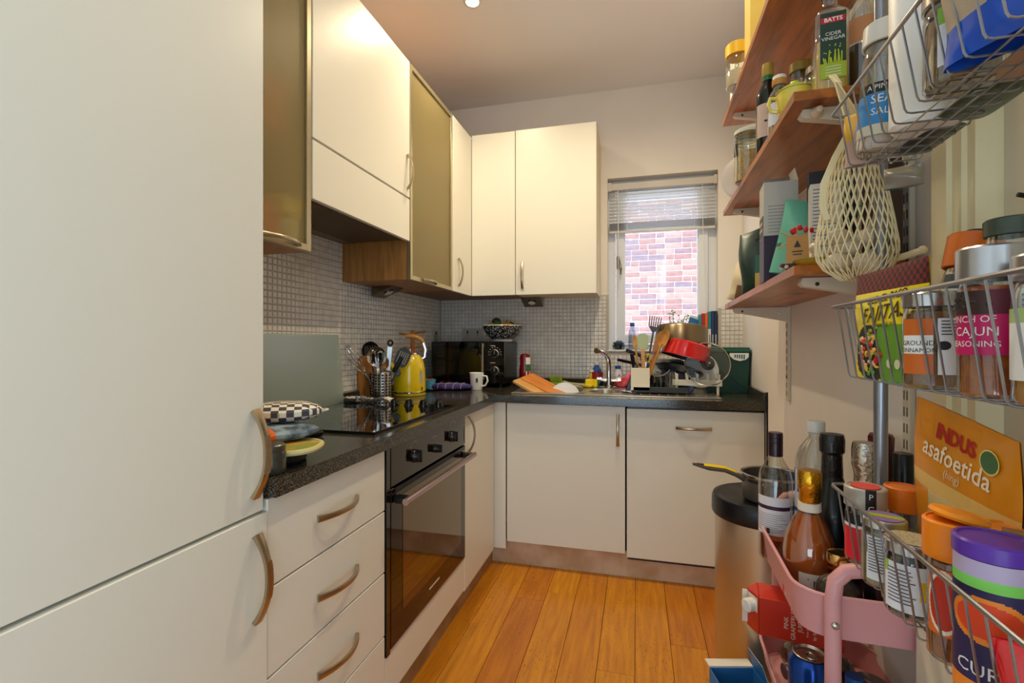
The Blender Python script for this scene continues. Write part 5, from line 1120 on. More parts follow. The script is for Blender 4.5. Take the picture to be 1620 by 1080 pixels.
# ---- shelf 1
def s1(y): return shz(1, y)+.0008
t = jar('painted_jar', 'white jar with flower drawings at the far end of the highest shelf', .398, 2.02, s1(2.02), .048, .215, '#e7e0d2', .95, '#d8c9a4', .02)
label_on(t, .048, [M('#e9e4da', .4), M('#c4714a', .5), M('#4a4a48', .5)], -80, 80, .02, .18, 0, (('o', .05, -20, .06, 1), ('Y', .045, -15, .11, 2), ('o', .04, -30, .15, 2)))
boxy('recipe_box', 'orange spined box standing behind the painted jar on the highest shelf', 'box', .43, 2.12, s1(2.12), .12, .02, .22, [(0, 1, 0)], [M('#dd8a34', .5)], WANG)
t = jar('glass_jar', 'round glass jar with bright yellow lid on the highest shelf', .342, 1.83, s1(1.83), .040, .15, '#d9c9a8', .5, '#e2b61e', .04, lidm=(.35, 0))
boxy('cereal_box', 'yellow patterned carton on the highest shelf cut off by the picture top', 'box', .36, 1.62, s1(1.62), .06, .10, .24, [(0, 1, 0)], [M('#d9bf5c', .5)], WANG)

# ================================================================ TENSION POLE AND WIRE BASKETS
PX, PY = .412, .975
t = thing('tension_pole', 'grey metal pole rising to the ceiling behind the wire baskets', 'pole', (PX, PY, 0))
PGR = M('#8f9096', .28, .7)
part('tube', MB().cyl(.0105, .86, CEIL-.03, 0, seg=24), PGR, t); part('end_cap', MB().lathe([(0, .852), (.010, .852), (.0115, .856), (.0115, .875), (.0105, .877)], 24), SOFTBLACK, t); part('ceiling_cap', MB().lathe([(0, CEIL-.001), (.024, CEIL-.001), (.024, CEIL-.006), (.012, CEIL-.03), (0, CEIL-.03)], 24), SOFTBLACK, t)
def basket(label, zr, zb, rimL=.50, yF=.905, fx=.270, dpt=.125, extra=None):
    """wire basket parallel to the right wall; local frame: +X away from the camera side, +Y along the wall to the far end"""
    t = thing('wire_basket', label, 'basket', (fx+WK*yF, yF, zb), WANG); h = zr-zb; tp = .016; te = .032; L = rimL; w = .0022
    rim = [(0, 0, h), (dpt, 0, h), (dpt, -L, h), (0, -L, h)]; rimr = []
    for i, p in enumerate(rim):   # rounded corners
        a, c = Vector(rim[i-1]), Vector(rim[(i+1) % 4]); p = Vector(p); d1 = (a-p).normalized()*.014; d2 = (c-p).normalized()*.014
        rimr += [tuple(p+d1), tuple(p+d1*.3+d2*.3), tuple(p+d2)]
    part('rim_wire', MB().tube(rimr, .0026, 8, 0, True), WIRE, t)
    n = int(L/.030)
    for i in range(1, n):
        y = -.008-i*.030; q = y if y < -te else y-te*.55*(1+y/te)
        pts = [(0, y, h), (tp*.92, q, .006), (tp+.001, q, .0015), (tp+.006, q, 0), (dpt-tp-.006, q, 0), (dpt-tp-.001, q, .0015), (dpt-tp*.92, q, .006), (dpt, y, h)]
        part('cross_wire', MB().tube(pts, .0013, 6, up=(0, 1, 0)), WIRE, t)
    for k in range(1, 5):
        x = dpt*k/5; xb = tp+.01+(dpt-2*tp-.02)*(k-.5)/4
        part('end_wire', MB().tube([(x, 0, h), (xb, -te*.9, .004), (xb, -te-.004, -.0022), (xb, -L+te, -.0022), (xb, -L+te*.9, .004), (x, -L, h)], .0012, 6, up=(1, 0, 0)), WIRE, t)
    part('pole_clip', MB().tube([(dpt, -.005, h-.01), (PX-(fx+WK*yF)-.004, PY-yF-.014, h-.01)], .004, 8), WIRE, t)
    return t
basket('highest wire basket with salt and tubs, seen from below', 1.560, 1.467)
basket('middle wire basket holding the yellow fajita packet and spice jars', 1.246, 1.134)
basket('lowest wire basket full of lidded jars below the orange spice bag', .955, .845)
B1, B2, B3 = 1.4705, 1.1375, .8485
# top basket
t = jar('salt_jar', 'clear jar of pink salt with blue label in the highest basket', .350, .838, B1, .0285, .190, '#c4a49a', .55, '#d8d4ca', .03, shoulder=True, ry=R(4), var=('#d9c3b5', 60), lidr=1.08)
BLUE = M('#2f86c9', .45)
label_on(t, .0285, [BLUE, M('#17181a', .5), M('#cfc7b0', .5), PAPER], -75, 75, .022, .098, lambda u, v: 1 if v > .80 else (2 if v < .22 else 0), (('A PINCH', .010, 0, .0905, 3), ('SEA', .017, 0, .073, 3), ('SALT', .014, 6, .055, 3)))
t = thing('white_tub', 'tall white plastic tub in the middle of the highest basket', 'tub', (.368, .752, B1), 0); part('tub', MB().lathe([(0, 0), (.033, 0), (.038, .006), (.038, .19), (.034, .20), (0, .20)], 36), M('#ece8e0', .45, bump=(90, .15)), t)
t = jar('spice_jar', 'glass jar of dried herbs with pale label high in the top basket', .348, .640, B1, .034, .11, '#8d7a60', .8, '#c9c9c4', .016, lidm=(.22, .9), var=('#6d5d48', 90))
label_on(t, .034, [M('#dfe1ea', .5), M('#8fbf4a', .5), INK], -35, 70, .018, .082, lambda u, v: 1 if (u < .12 and v > .7) else 0); small_print(t, .0348, -20, 62, .045, .078, 9)
t, f = pouch('blue_packet', 'bright blue plastic bag with a beige panel in the highest basket', 'bag', .345, .535, B1, .15, .13, .030, lambda u, v: 1 if (u < .35 and v > .25) else 0, [M('#2457c4', .3, coat=.3), M('#b9a78f', .6)], R(-62), 0, 0, wob=.006)
t, f = pouch('flat_packet', 'flat pink-beige spice packet at the far left end of the highest basket', 'packet', .345, .876, B1, .05, .085, .010, lambda u, v: 1 if (v > .45 and u < .35) else 0, [M('#bfa08f', .5), M('#d9a52a', .5)], R(-40))
for i, (lab, yy, xx, c, w_, l_) in enumerate((('dark seaweed packet lying flat under the salt jar', .80, .385, '#1c1f18', .05, .11), ('green herb packet lying in the bottom of the top basket', .69, .385, '#32452a', .06, .10), ('beige and red packet lying at the back of the top basket', .59, .385, '#b48a68', .07, .10), ('dark red packet lying near the near end of the top basket', .49, .375, '#7d1f22', .07, .08))):
    b = pad(w_, l_, .004, pw=6); solo('food_packet', b, M(c, .35, coat=.3), lab, 'packet', (xx+.008, yy, B1-.0006), WANG)
t, f = pouch('crumpled_bag', 'see-through crumpled plastic bag hanging under the far end of the top basket', 'bag', .408, .892, B1-.036, .05, .034, .010, 0, [M('#8d8474', .3, coat=.4, bump=(60, 1.0))], R(-30), 0, 0, wob=.004)
# middle basket
RED = M('#8d1526', .5); YELP = M('#f3dc0c', .35, coat=.3); GRN = M('#6aa32c', .45); BRN = M('#3a1d14', .5)
def fajpick(u, v):
    if v > .80: return 1
    if v < .50 and u > .45: return 2
    if ((u-.30)/.27)**2+((v-.24)/.26)**2 < 1: return 3
    return 0
t, f = pouch('fajita_packet', 'bright yellow fajita spice packet with red top band in the middle basket', 'packet', .338, .782, B2-.004, .172, .160, .007, fajpick, [YELP, checker('#7d0f22', '#2a0c12', 160, .5), GRN, M('#2b2622', .5)], R(-90)+WANG+R(6)+R(0), 0, R(2), nu=60, nv=60, top=.05, wob=.002)
ontext(t, f, 'OLD EL PASO', .015, .53, .735, .172, .16, BRN, .1, .08, bold=.0003); ontext(t, f, 'FAJITAS', .031, .52, .60, .172, .16, BRN, .25, .08, bold=.0003); ontext(t, f, 'seasoning mix', .009, .56, .505, .172, .16, BRN, .2, .06)
b = MB(); random.seed(21); fc = [M('#d8331c', .6), M('#e9b98a', .6), M('#b71c1c', .6), M('#f0c23c', .6), M('#6aa32c', .6)]
for i in range(60):
    a = random.uniform(0, 6.28); q = random.uniform(0, 1)**.5; p = f(.30+.20*q*math.cos(a), .25+.20*q*math.sin(a)); b.ball((p[0], p[1]-.001, p[2]), (random.uniform(.003, .007), .0012, random.uniform(.002, .005)), random.randrange(5), 7, 4)
o = part('food_picture', b, fc, t); o['kind'] = 'stuff'
for i in range(3):
    p = f(.62+i*.11, .17); part('round_badge', MB().lathe([(.0070, 0), (.0045, 0)], 16).__class__().add([(p[0]+.0065*math.cos(a), p[1]-.001, p[2]+.0065*math.sin(a)) for a in [2*PI*k/16 for k in range(16)]], [tuple(range(16))[::-1]]), M('#d5d9b8', .5), t)
jar('small_glass', 'small empty glass at the far end of the middle basket', .382, .872, B2, .016, .062, '#5c463a', .35, '#d9c58a', .004)
t = jar('spice_jar', 'ground cinnamon jar with silver lid and orange label in the middle basket', .325, .652, B2, .0262, .108, '#7a5334', .93, '#b9b9ba', .016, lidm=(.2, .95), var=('#8f6440', 60))
ORG = M('#c9651f', .5)
label_on(t, .0262, [ORG, PAPER, INK], -62, 4, .016, .078, lambda u, v: 1 if .36 < v < .70 else 0, (('GROUND', .0075, -28, .0505, 2), ('CINNAMON', .0068, -28, .0425, 2)), nv=30)
label_on(t, .0262, [M('#e3e4ea', .5), INK, PAPER], 12, 75, .016, .078, 0, name='back_label'); small_print(t, .0268, 18, 70, .058, .076, 5)
bb = MB().grid(12, 2, lambda u, v: ((.0272)*math.sin(R(24)+.0065*math.cos(2*PI*u)*v/.0262), -(.0272)*math.cos(R(24)+.0065*math.cos(2*PI*u)*v/.0262), .048+.005*math.sin(2*PI*u)*v)); part('oval_stamp', bb, INK, t)
t = jar('pepper_grinder', 'tilted spice jar with orange and black flip lid behind the cinnamon jar', .405, .775, B2+.012, .026, .185, '#3b241d', .7, '#e4701a', .045, rx=R(-6), ry=R(9), lidr=1.12, var=('#5a3326', 70))
part('flip_cap', MB().cyl(.017, .184, .191, 0, .003, 0, 24, .002), M('#2d2f33', .4), t); label_on(t, .026, [M('#55575c', .4), PAPER], -60, 70, .10, .128, lambda u, v: 1 if v < .35 else 0)
jar('herb_jar', 'jar with dark green lid just behind the orange flip lid', .43, .70, B2, .025, .198, '#4c4a34', .6, '#3f4a3c', .02)
t = jar('spice_jar', 'cajun seasoning jar with pink label and broad silver lid in the middle basket', .3265, .556, B2, .0256, .142, '#b4601f', .40, '#b4b6ba', .030, lidm=(.25, .9), lidr=1.05, var=('#9a4c18', 50))
MAG = M('#c4125f', .45)
label_on(t, .0256, [MAG, M('#3a1f1c', .5), PAPER, M('#5c1226', .5)], -78, 34, .040, .100, lambda u, v: 1 if (v > .62 and u < .62) else (3 if v > .62 else 0), (('PINCH OF', .0088, -38, .073, 2), ('CAJUN', .0118, -30, .0615, 2), ('SEASONING', .0078, -34, .0500, 2)), nv=24, nu=30)
label_on(t, .0256, [PAPER, INK], 38, 85, .045, .100, 0, name='back_label'); small_print(t, .0262, 42, 82, .05, .096, 10)
part('upper_contents', MB().lathe([(0, .085), (.0225, .085), (.0225, .104), (0, .106)], 24), M('#c4501e', .9, bump=(180, 1)), t)
b = MB(); random.seed(8)
for i in range(16): b.ball(((.0268)*math.sin(R(random.uniform(-70, 0))), 0, 0), .001, 0, 4, 3) if False else b.ball((lambda a, z: ((.0262)*math.sin(a), -(.0262)*math.cos(a), z))(R(random.uniform(-72, -5)), random.uniform(.084, .097)), (.0024, .0012, .0022), 0, 8, 5)
o = part('peppercorn_print', b, M('#2a211d', .5), t); o['kind'] = 'stuff'
t = jar('spice_jar', 'spice jar with white label cut by the right edge of the picture', .332, .494, B2, .0256, .125, '#c98a3a', .6, '#c2c2c4', .022, lidm=(.25, .9)); label_on(t, .0256, [PAPER, M('#a9c27a', .5)], -85, 30, .02, .08, lambda u, v: 1 if v > .75 else 0)
# lowest basket
t = jar('pepper_grinder', 'peppercorn grinder jar with red topped lid at the far end of the lowest basket', .342, .858, B3, .0262, .118, '#3a2a24', .8, '#b9b3a6', .030, lidm=(.3, .2), lidr=1.06, var=('#8a7a6a', 120))
part('red_disc', MB().lathe([(0, .1185), (.019, .1185), (.0195, .1175)], 28), M('#d8463f', .4), t); label_on(t, .0262, [M('#e01f2e', .45), M('#17171a', .5), PAPER], -80, 80, .008, .078, lambda u, v: 1 if (v > .78 or (u > .42 and u < .95 and v < .70)) else (2 if .70 < v < .78 else 0), (), nv=30, nu=30)
part('tape', MB().patch(.0285, R(0), R(28), .055, .119, 0, 5), M('#17171a', .5), t); part('lettering', MB().text('P', .012, lambda u, v: cylmap(.029, .108)(u+.007, v)).text('C', .012, lambda u, v: cylmap(.029, .090)(u+.007, v)), PAPER, t)
t = jar('spice_jar', 'spice jar with bright orange lid behind the red topped grinder', .398, .872, B3, .021, .118, '#8a6a3a', .6, '#ef7a16', .036, lidr=1.15)
t = jar('herb_jar', 'herb jar with purple and green printed lid in the lowest basket', .336, .787, B3, .0262, .095, '#8f7f5c', .9, '#c9c9c6', .012, lidm=(.25, .8), var=('#a5946c', 80))
part('lid_print', MB().lathe([(0, .0957), (.0235, .0957)], 30), M('#8f6aa8', .4), t); part('green_band', MB().box(-.023, .023, -.006, .006, .0956, .0962), M('#9db52a', .4), t); label_on(t, .0262, [M('#dfe1e4', .5), INK], -45, 75, .012, .072, 0); small_print(t, .0268, -38, 60, .022, .070, 12)
t = jar('herb_jar', 'dark herb jar with sandy speckled lid and yellow sticker in the lowest basket', .334, .712, B3, .0280, .093, '#2f2a22', .95, '#c4c4c4', .014, lidm=(.22, .9), var=('#4a4234', 90))
part('lid_print', MB().lathe([(0, .0938), (.0265, .0938)], 30), speckle('#b8ac8c', '#8f8468', 300, .6, .5), t); label_on(t, .0280, [M('#e3e4ea', .5), M('#9cc25a', .5), M('#f0c419', .5), INK], -62, 72, .010, .068, lambda u, v: 2 if (u > .60 and .28 < v < .72) else (1 if (u < .10 and v > .75) else 0), (('M', .013, 44, .040, 3),), nv=24, nu=24); small_print(t, .0286, -50, 12, .018, .062, 10)
t = jar('spice_jar', 'tall spice jar with open orange flip lid in the lowest basket', .330, .622, B3-.0005, .0220, .150, '#8a4a1e', .95, '#f5860f', .040, lidr=1.18, var=('#a85a24', 60))
part('flap_lid', MB().at(.004, .004, .150, ry=R(10), rx=R(-6)).lathe([(.001, .001), (.024, .001), (.026, .004), (.024, .008), (0, .009)], 28), M('#f79314', .4), t); label_on(t, .0220, [M('#e06a24', .5), M('#c2321f', .5), M('#f3e6cf', .5)], -60, 30, .03, .10, lambda u, v: 1 if ((u-.45)/.38)**2+((v-.5)/.42)**2 < 1 else (2 if ((u-.45)/.44)**2+((v-.5)/.48)**2 < 1 else 0), nv=60, nu=60)
label_on(t, .0220, [PAPER, INK], 36, 58, .02, .10, 0, name='back_label')
t = jar('spice_jar', 'spice jar with amber flip lid behind the purple lidded jar', .385, .630, B3, .0240, .142, '#a86a2a', .7, '#f08a18', .034, lidr=1.2)
part('tab', MB().box(-.006, .010, -.020, -.004, .142, .1435), M('#8a6a4a', .5), t)
t = jar('curry_jar', 'large curry powder jar with purple lid in the lowest basket', .330, .560, B3-.0008, .0290, .155, '#c25a1c', .95, '#5a2fa0', .016, lidr=1.06, lidm=(.3, 0), var=('#a84814', 60))
label_on(t, .0290, [M('#2b2350', .5), M('#e2471e', .5), M('#7fd05a', .5), M('#f08a2a', .5), PAPER, M('#b9a9c8', .4)], -85, 85, .008, .138, lambda u, v: 5 if v > .88 else (2 if v > .80 else (1 if ((u-.45)/.30)**2+((v-.58)/.13)**2 < 1 else (3 if ((u-.45)/.36)**2+((v-.58)/.17)**2 < 1 or v < .12 else 0))), (('CURRY', .017, -4, .036, 4),), nv=90, nu=90)
t, f = pouch('asafoetida_bag', 'orange asafoetida spice pouch standing upright at the back of the lowest basket', 'pouch', .398, .735, B3+.002, .205, .245, .010, lambda u, v: 1 if .56 < v < .62 else (2 if (.40 < v <= .56 and u > .25) else (3 if (v <= .40 and u > .3) else 0)), [M('#dc8a10', .35, coat=.35), M('#e3b765', .4), M('#d9c083', .25, coat=.5), M('#d9c21c', .4)], R(-90)+WANG+R(2), 0, 0, nu=30, nv=40, top=-.11, wob=.003)
ontext(t, f, 'INDUS', .027, .48, .865, .205, .245, M('#b3161b', .4), .0, -.05, bold=.001); ontext(t, f, 'asafoetida', .033, .49, .755, .205, .245, M('#f0dfc4', .5), 0, -.06, bold=.0004); ontext(t, f, '(hing)', .014, .50, .675, .205, .245, M('#ecd8b4', .5), 0, -.05)
p = f(.79, .84); part('logo_disc', MB().grid(20, 1, lambda u, v: (p[0]+.015*v*math.cos(2*PI*u), p[1]-.0015, p[2]+.013*v*math.sin(2*PI*u))), M('#3f6a3c', .4), t); part('logo_ring', MB().grid(20, 1, lambda u, v: (p[0]+(.015+.002*v)*math.cos(2*PI*u), p[1]-.0015, p[2]+(.013+.002*v)*math.sin(2*PI*u))), M('#e6cd72', .4), t)
t, f = pouch('red_packet', 'glossy red foil packet at the near end of the lowest basket', 'packet', .334, .470, B3-.012, .066, .105, .016, lambda u, v: 1 if (v < .4 and u > .2 and int(v*60) % 2) else 0, [M('#d3121f', .12, coat=.9), M('#e07a7a', .4)], R(-48), 0, R(-12), nv=60, wob=.004)

# ---- net bag
t = thing('net_shopping_bag', 'cream string net bag of garlic hanging at the shelf ends behind the pole', 'bag', (.378, .985, 0)); ROPE = M('#e9d9ac', .9)
zt, zb_ = 1.545, 1.302; cnt = 32; rows = 15
def netp(i, j, half=0):
    v = j/rows; a = 2*PI*(i+half)/cnt; z = zt-(zt-zb_)*v; r = .024+.040*min(1, v*1.35)**.7 if v < .80 else (.064)*(max(0.0, 1-((v-.80)/.22)**2))**.5
    return (r*1.0*math.cos(a), r*.62*math.sin(a), z+.004*math.sin(3*a)*v)
for i in range(cnt):
    for s_ in (1, -1):
        pts = []
        for j in range(rows+1): pts.append(netp(i+s_*j*.5*.8, j))
        part('net_cord', MB().tube(pts, .0013, 4, up=(.2, .1, 1)), ROPE, t)
for s_ in (-1, 1): part('strap', MB().sweep([(s_*.012, s_*.012, zt), (s_*.010-.012, s_*.006, zt+.06), (-.028, 0, zt+.11), (-.030, .02, zt+.135)], [(-.006, -.0015), (.006, -.0015), (.006, .0015), (-.006, .0015)], (0, 0, 1)), ROPE, t)
part('side_strap', MB().sweep([(-.018, -.012, zt+.01), (-.040, -.022, zt-.03), (-.058, -.022, zt-.075), (-.060, -.02, zt-.115), (-.052, -.02, zt-.14)], [(-.005, -.0015), (.005, -.0015), (.005, .0015), (-.005, .0015)], (0, 1, 0)), ROPE, t)
part('gathered_top', MB().lathe([(.012, zt+.012), (.022, zt), (.025, zt-.018), (.022, zt-.02)], 20), ROPE, t)
random.seed(31); k = 0
for (x, y, z, r) in ((-.030, -.004, .030, .021), (.012, -.010, .026, .023), (.036, .004, .040, .020), (-.008, .012, .058, .021), (.022, .008, .074, .020), (-.026, .004, .078, .018)):
    k += 1; n_ = ('lowest at left', 'lowest in the middle', 'lowest at right', 'second row at left', 'second row at right', 'highest at left')[k-1]
    g = thing('garlic_bulb', 'garlic bulb inside the net bag, %s' % n_, 'garlic', (.378+x, .985+y, zb_+z))
    part('bulb', MB().grid(30, 10, lambda u, v: (r*(1+.06*abs(math.cos(5*PI*u)))*math.sin(PI*v)*math.cos(2*PI*u), r*(1+.06*abs(math.cos(5*PI*u)))*math.sin(PI*v)*math.sin(2*PI*u)*.9, -r*.8*math.cos(PI*v))), M('#e6d9bf', .7, var=('#cbb391', 40)), g)
    part('neck', MB().tube([(0, 0, r*.7), (.004, -.002, r*1.5)], .003, 6), M('#d9c69f', .8), g)
t = solo('dried_ginger', MB().tube([(0, 0, 0), (.014, -.004, .004), (.032, -.010, .010)], .006, 8).ball((.033, -.010, .011), .0075, 0, 10, 6), M('#d9c8a2', .8), 'pale root end sticking out behind the pole beside the net bag', 'root', (.438, .98, 1.335))
solo('hook_knob', MB().lathe([(0, 0), (.011, 0), (.012, .004), (.009, .010), (.006, .020), (0, .022)], 18), M('#d9c0a4', .4), 'pale wooden knob on the near bracket of the middle shelf', 'hook', (wallx(1.09)-.17, 1.087, shz(2, 1.09)-.030), 0, None, R(90))
# hook on the door
t = thing('door_hook', 'small hook on the door at the right picture edge', 'hook', (wallx(.83)+.028, .83, 1.38), WANG); part('plate', MB().box(-.004, .0, -.009, .009, -.025, .02, 0, .002), M('#d9d3c9', .4), t); part('prong', MB().tube([(-.004, 0, .012), (-.018, 0, .016)], .0035, 8), BLACK, t)
# ================================================================ TROLLEY
PINK = M('#d99a9c', .42, coat=.1); TXc, TYc = .402, 1.124
t = thing('pink_trolley', 'pink metal trolley crowded with bottles along the right wall', 'trolley', (TXc, TYc, 0), WANG)
HW_, HL = .120, .190
def rrect(w, l, r, z, n=6):
    o = []
    for (cx, cy, a0) in ((w-r, l-r, 0), (-w+r, l-r, 90), (-w+r, -l+r, 180), (w-r, -l+r, 270)):
        for i in range(n+1): a = R(a0+90*i/n); o.append((cx+r*math.cos(a), cy+r*math.sin(a), z))
    return o
def tray(zr, zb):
    b = MB(); rings = [rrect(HW_-.010, HL-.010, .045, zb+.002), rrect(HW_, HL, .055, zr), rrect(HW_+.003, HL+.003, .058, zr+.001), rrect(HW_+.001, HL+.001, .056, zr-.004), rrect(HW_-.009, HL-.009, .046, zb), ]
    vs = [p for r_ in rings for p in r_]; n = len(rings[0]); fs = [tuple(range(n)), tuple(4*n+i for i in range(n))[::-1]]
    for j in range(4):
        for i in range(n): fs.append((j*n+i, j*n+(i+1) % n, (j+1)*n+(i+1) % n, (j+1)*n+i))
    b.add(vs, fs); b.tube(rrect(HW_+.001, HL+.001, .056, zr), .0035, 8, 0, True); return b
part('tray', tray(.752, .676), PINK, t); part('tray', tray(.478, .425), PINK, t); part('tray', tray(.20, .14), PINK, t)
for s_ in (-1, 1):
    y = s_*(HL+.012); z0 = .10; pts = [(-.072, y, z0), (-.072, y, .755), (-.068, y, .785), (-.052, y, .803), (-.03, y, .808), (.03, y, .808), (.052, y, .803), (.068, y, .785), (.072, y, .755), (.072, y, z0)]
    part('frame_tube', MB().tube(pts, .0125, 14, up=(0, 1, 0)), PINK, t, 'pink U-shaped end frame with handle')
    for x in (-.072, .072):
        part('bolt', MB().ball((x, y-.0125 if s_ < 0 else y+.0125, .715), (.0065, .004, .0065), 0, 12, 6), STEEL, t)
        w_ = part('caster', MB().cyl(.028, -.011, .011, 0, seg=20, bev=.003), M('#2b2b2e', .5), t); w_.rotation_euler = (0, R(90), 0); w_.location = (x, y, .030)
        part('caster_fork', MB().box(x-.015, x+.015, y-.010, y+.010, .058, .102, 0, .003), STEEL, t)
TZ = .6785
def tl(x, y): return (TXc+x, TYc+y)
DKG = M('#141414', .35, coat=.15)
def bottle_thing(name, label, x, y, z, prof, glass, fillprof=None, fill=None, cat='bottle', rz=None, rx=0, ry=0):
    t = thing(name, label, cat, (x, y, z), face(x, y) if rz is None else rz, None, rx, ry); part('glass_body', MB().lathe(prof, 40), glass, t)
    if fillprof: part('drink', MB().lathe(fillprof, 36), fill, t)
    return t
# clear wine bottle with plum cap
r = .0365
t = bottle_thing('wine_bottle', 'clear glass wine bottle with plum screw cap at the far corner of the trolley', .318, 1.262, TZ, [(0, .004), (.025, 0), (r-.003, 0), (r, .004), (r, .185), (.033, .205), (.020, .228), (.0145, .242), (.014, .262)], JARGLASS, [(0, .004), (r-.004, .005), (r-.003, .05), (0, .05)], M('#b0502a', .1, trans=.4, ior=1.2))
part('screw_cap', MB().lathe([(.0145, .240), (.0158, .241), (.0158, .292), (.0148, .296), (0, .296)], 30), M('#2c1420', .3), t)
for z in (.272, .284): part('cap_groove', MB().lathe([(.0159, z), (.0163, z+.001), (.0159, z+.002)], 24), M('#1a0c14', .3), t)
label_on(t, r, [M('#e6e2e6', .6), M('#3a1d3c', .5), INK], -75, 52, .062, .150, lambda u, v: 1 if .66 < v < .76 else 0, (), nv=30); small_print(t, r+.0006, -68, 40, .068, .112, 9, M('#8f8a92', .6))
part('barcode', MB().patch(r+.0012, R(-30), R(-18), .066, .078, 0, 4), INK, t)
# rose bottle with gold foil
r = .047; GOLD = M('#d79f2c', .22, .95, bump=(130, .9))
t = bottle_thing('rose_bottle', 'pink sparkling wine bottle with gold foil at the front of the trolley', .332, 1.075, TZ, [(0, .006), (.03, 0), (r-.003, 0), (r, .005), (r, .095), (.043, .125), (.030, .155), (.018, .178), (.0155, .19)], pane_mat('#f6dcc4', .25), [(0, .006), (r-.003, .006), (r-.002, .094), (.041, .123), (.028, .152), (.017, .172), (0, .172)], M('#d08340', .06, trans=.25, ior=1.33, coat=.5))
part('foil', MB().lathe([(.0175, .175), (.0190, .18), (.0185, .215), (.0215, .220), (.0215, .250), (.018, .256), (0, .257)], 30), GOLD, t)
part('neck_label', MB().lathe([(.0195, .176), (.0205, .177), (.0200, .193), (.0190, .193)], 30), M('#e9dcc9', .6), t)
label_on(t, r, [M('#e7dccd', .6), M('#3f7fa0', .5), M('#6b5f55', .5)], -22, 48, .000, .068, 0, (('T', .040, 10, .044, 2),), nv=16)
# black sparkling bottle
r = .043
t = bottle_thing('champagne_bottle', 'black sparkling wine bottle with crinkled black foil behind the gold one', .405, 1.172, TZ, [(0, .006), (.03, 0), (r-.003, 0), (r, .005), (r, .135), (.040, .160), (.028, .195), (.0195, .225), (.0180, .25)], DKG)
part('foil', MB().lathe([(.0195, .222), (.0205, .225), (.0190, .270), (.0235, .276), (.0240, .302), (.0215, .313), (0, .316)], 26), M('#101012', .35, coat=.3, bump=(150, 1.0)), t)
label_on(t, r, [M('#c9c4bc', .6), INK], -10, 52, .05, .085, 0, name='front_label'); small_print(t, r+.0006, -2, 44, .054, .082, 5)
# silver foil bottle, red-brown foil bottle, black cap bottle
r = .035
t = bottle_thing('champagne_bottle', 'bottle with crinkled silver foil left of the grey pole', .437, 1.095, TZ, [(0, .006), (.03, 0), (r-.003, 0), (r, .005), (r, .13), (.036, .155), (.022, .195), (.018, .21)], DKG)
part('foil', MB().lathe([(.0195, .188), (.0200, .19), (.0195, .250), (.0235, .268), (.0235, .298), (.0215, .312), (0, .315)], 26), M('#c9c3b8', .18, 1.0, bump=(140, 1.0)), t)
t = bottle_thing('foil_bottle', 'bottle with maroon foil showing on both sides of the grey pole', .485, 1.148, TZ, [(0, .006), (.03, 0), (.032, 0), (.034, .005), (.034, .13), (.030, .165), (.016, .205)], M('#3a0d12', .15, coat=.4))
part('foil', MB().lathe([(.017, .19), (.028, .20), (.030, .262), (.0215, .275), (.023, .315), (.019, .322), (0, .323)], 9), M('#5c2a26', .35, .5, bump=(80, .8)), t)
part('ribbon', MB().box(-.0325, -.0255, -.028, -.024, .19, .275).box(.026, .034, -.010, -.004, .26, .28), M('#b3161f', .4), t)
t = bottle_thing('dark_bottle', 'black capped dark bottle right of the grey pole', .480, 1.052, TZ, [(0, .006), (.026, 0), (.028, 0), (.030, .005), (.030, .16), (.028, .19), (.014, .215), (.014, .25)], DKG)
part('cap', MB().lathe([(.0145, .248), (.0162, .249), (.0162, .300), (.015, .303), (0, .303)], 24), BLACK, t)
# 2 litre plastic bottle
t = bottle_thing('plastic_bottle', 'large clear plastic drinks bottle with white cap behind the wine bottles', .402, 1.258, TZ, [(0, .010), (.03, 0), (.040, .004), (.043, .02), (.043, .20), (.042, .235), (.034, .262), (.020, .282), (.0145, .290), (.0145, .300)], pane_mat('#f1f3f3', .18))
part('cap', MB().lathe([(.015, .302), (.0185, .302), (.0185, .324), (.017, .327), (0, .327)], 28), M('#dcd8d2', .4), t); part('neck_ring', MB().lathe([(.015, .298), (.020, .299), (.015, .301)], 28), M('#d5d1ca', .3), t)
label_on(t, .0432, [M('#e2e6ec', .45), M('#2353ad', .45)], -80, 80, .075, .215, lambda u, v: 1 if ((v > .62 and int(u*14) % 3 != 1) or .30 < v < .36 or v < .12) else 0, nv=30, nu=42)
# small bottle with gold faceted stopper
t = bottle_thing('liqueur_bottle', 'short dark bottle with gold faceted stopper at the front edge of the trolley', .352, .988, TZ, [(0, .003), (.03, 0), (.036, .004), (.038, .05), (.034, .072), (.022, .085), (.014, .09)], M('#3a3630', .1, coat=.8))
GD = M('#c79a5a', .15, 1.0)
part('stopper_top', MB().lathe([(.0185, .112), (.0190, .114), (.0190, .128), (.0175, .131), (.012, .1295), (0, .1305)], 26), GD, t); part('stopper_base', MB().lathe([(.014, .088), (.0175, .094), (.0178, .112)], 9), M('#7a4a2c', .15, 1.0), t, smooth=0)
t = bottle_thing('dark_bottle', 'dark purple glass bottle standing behind the trolley frame', .428, .985, TZ, [(0, .006), (.03, 0), (.034, 0), (.037, .005), (.037, .10), (.030, .125), (.014, .15), (.013, .19)], M('#191320', .1, coat=.8)); part('cap', MB().cyl(.015, .185, .205, 0), BLACK, t)
label_on(t, .037, [M('#b9ad9c', .5)], 20, 60, .03, .08)
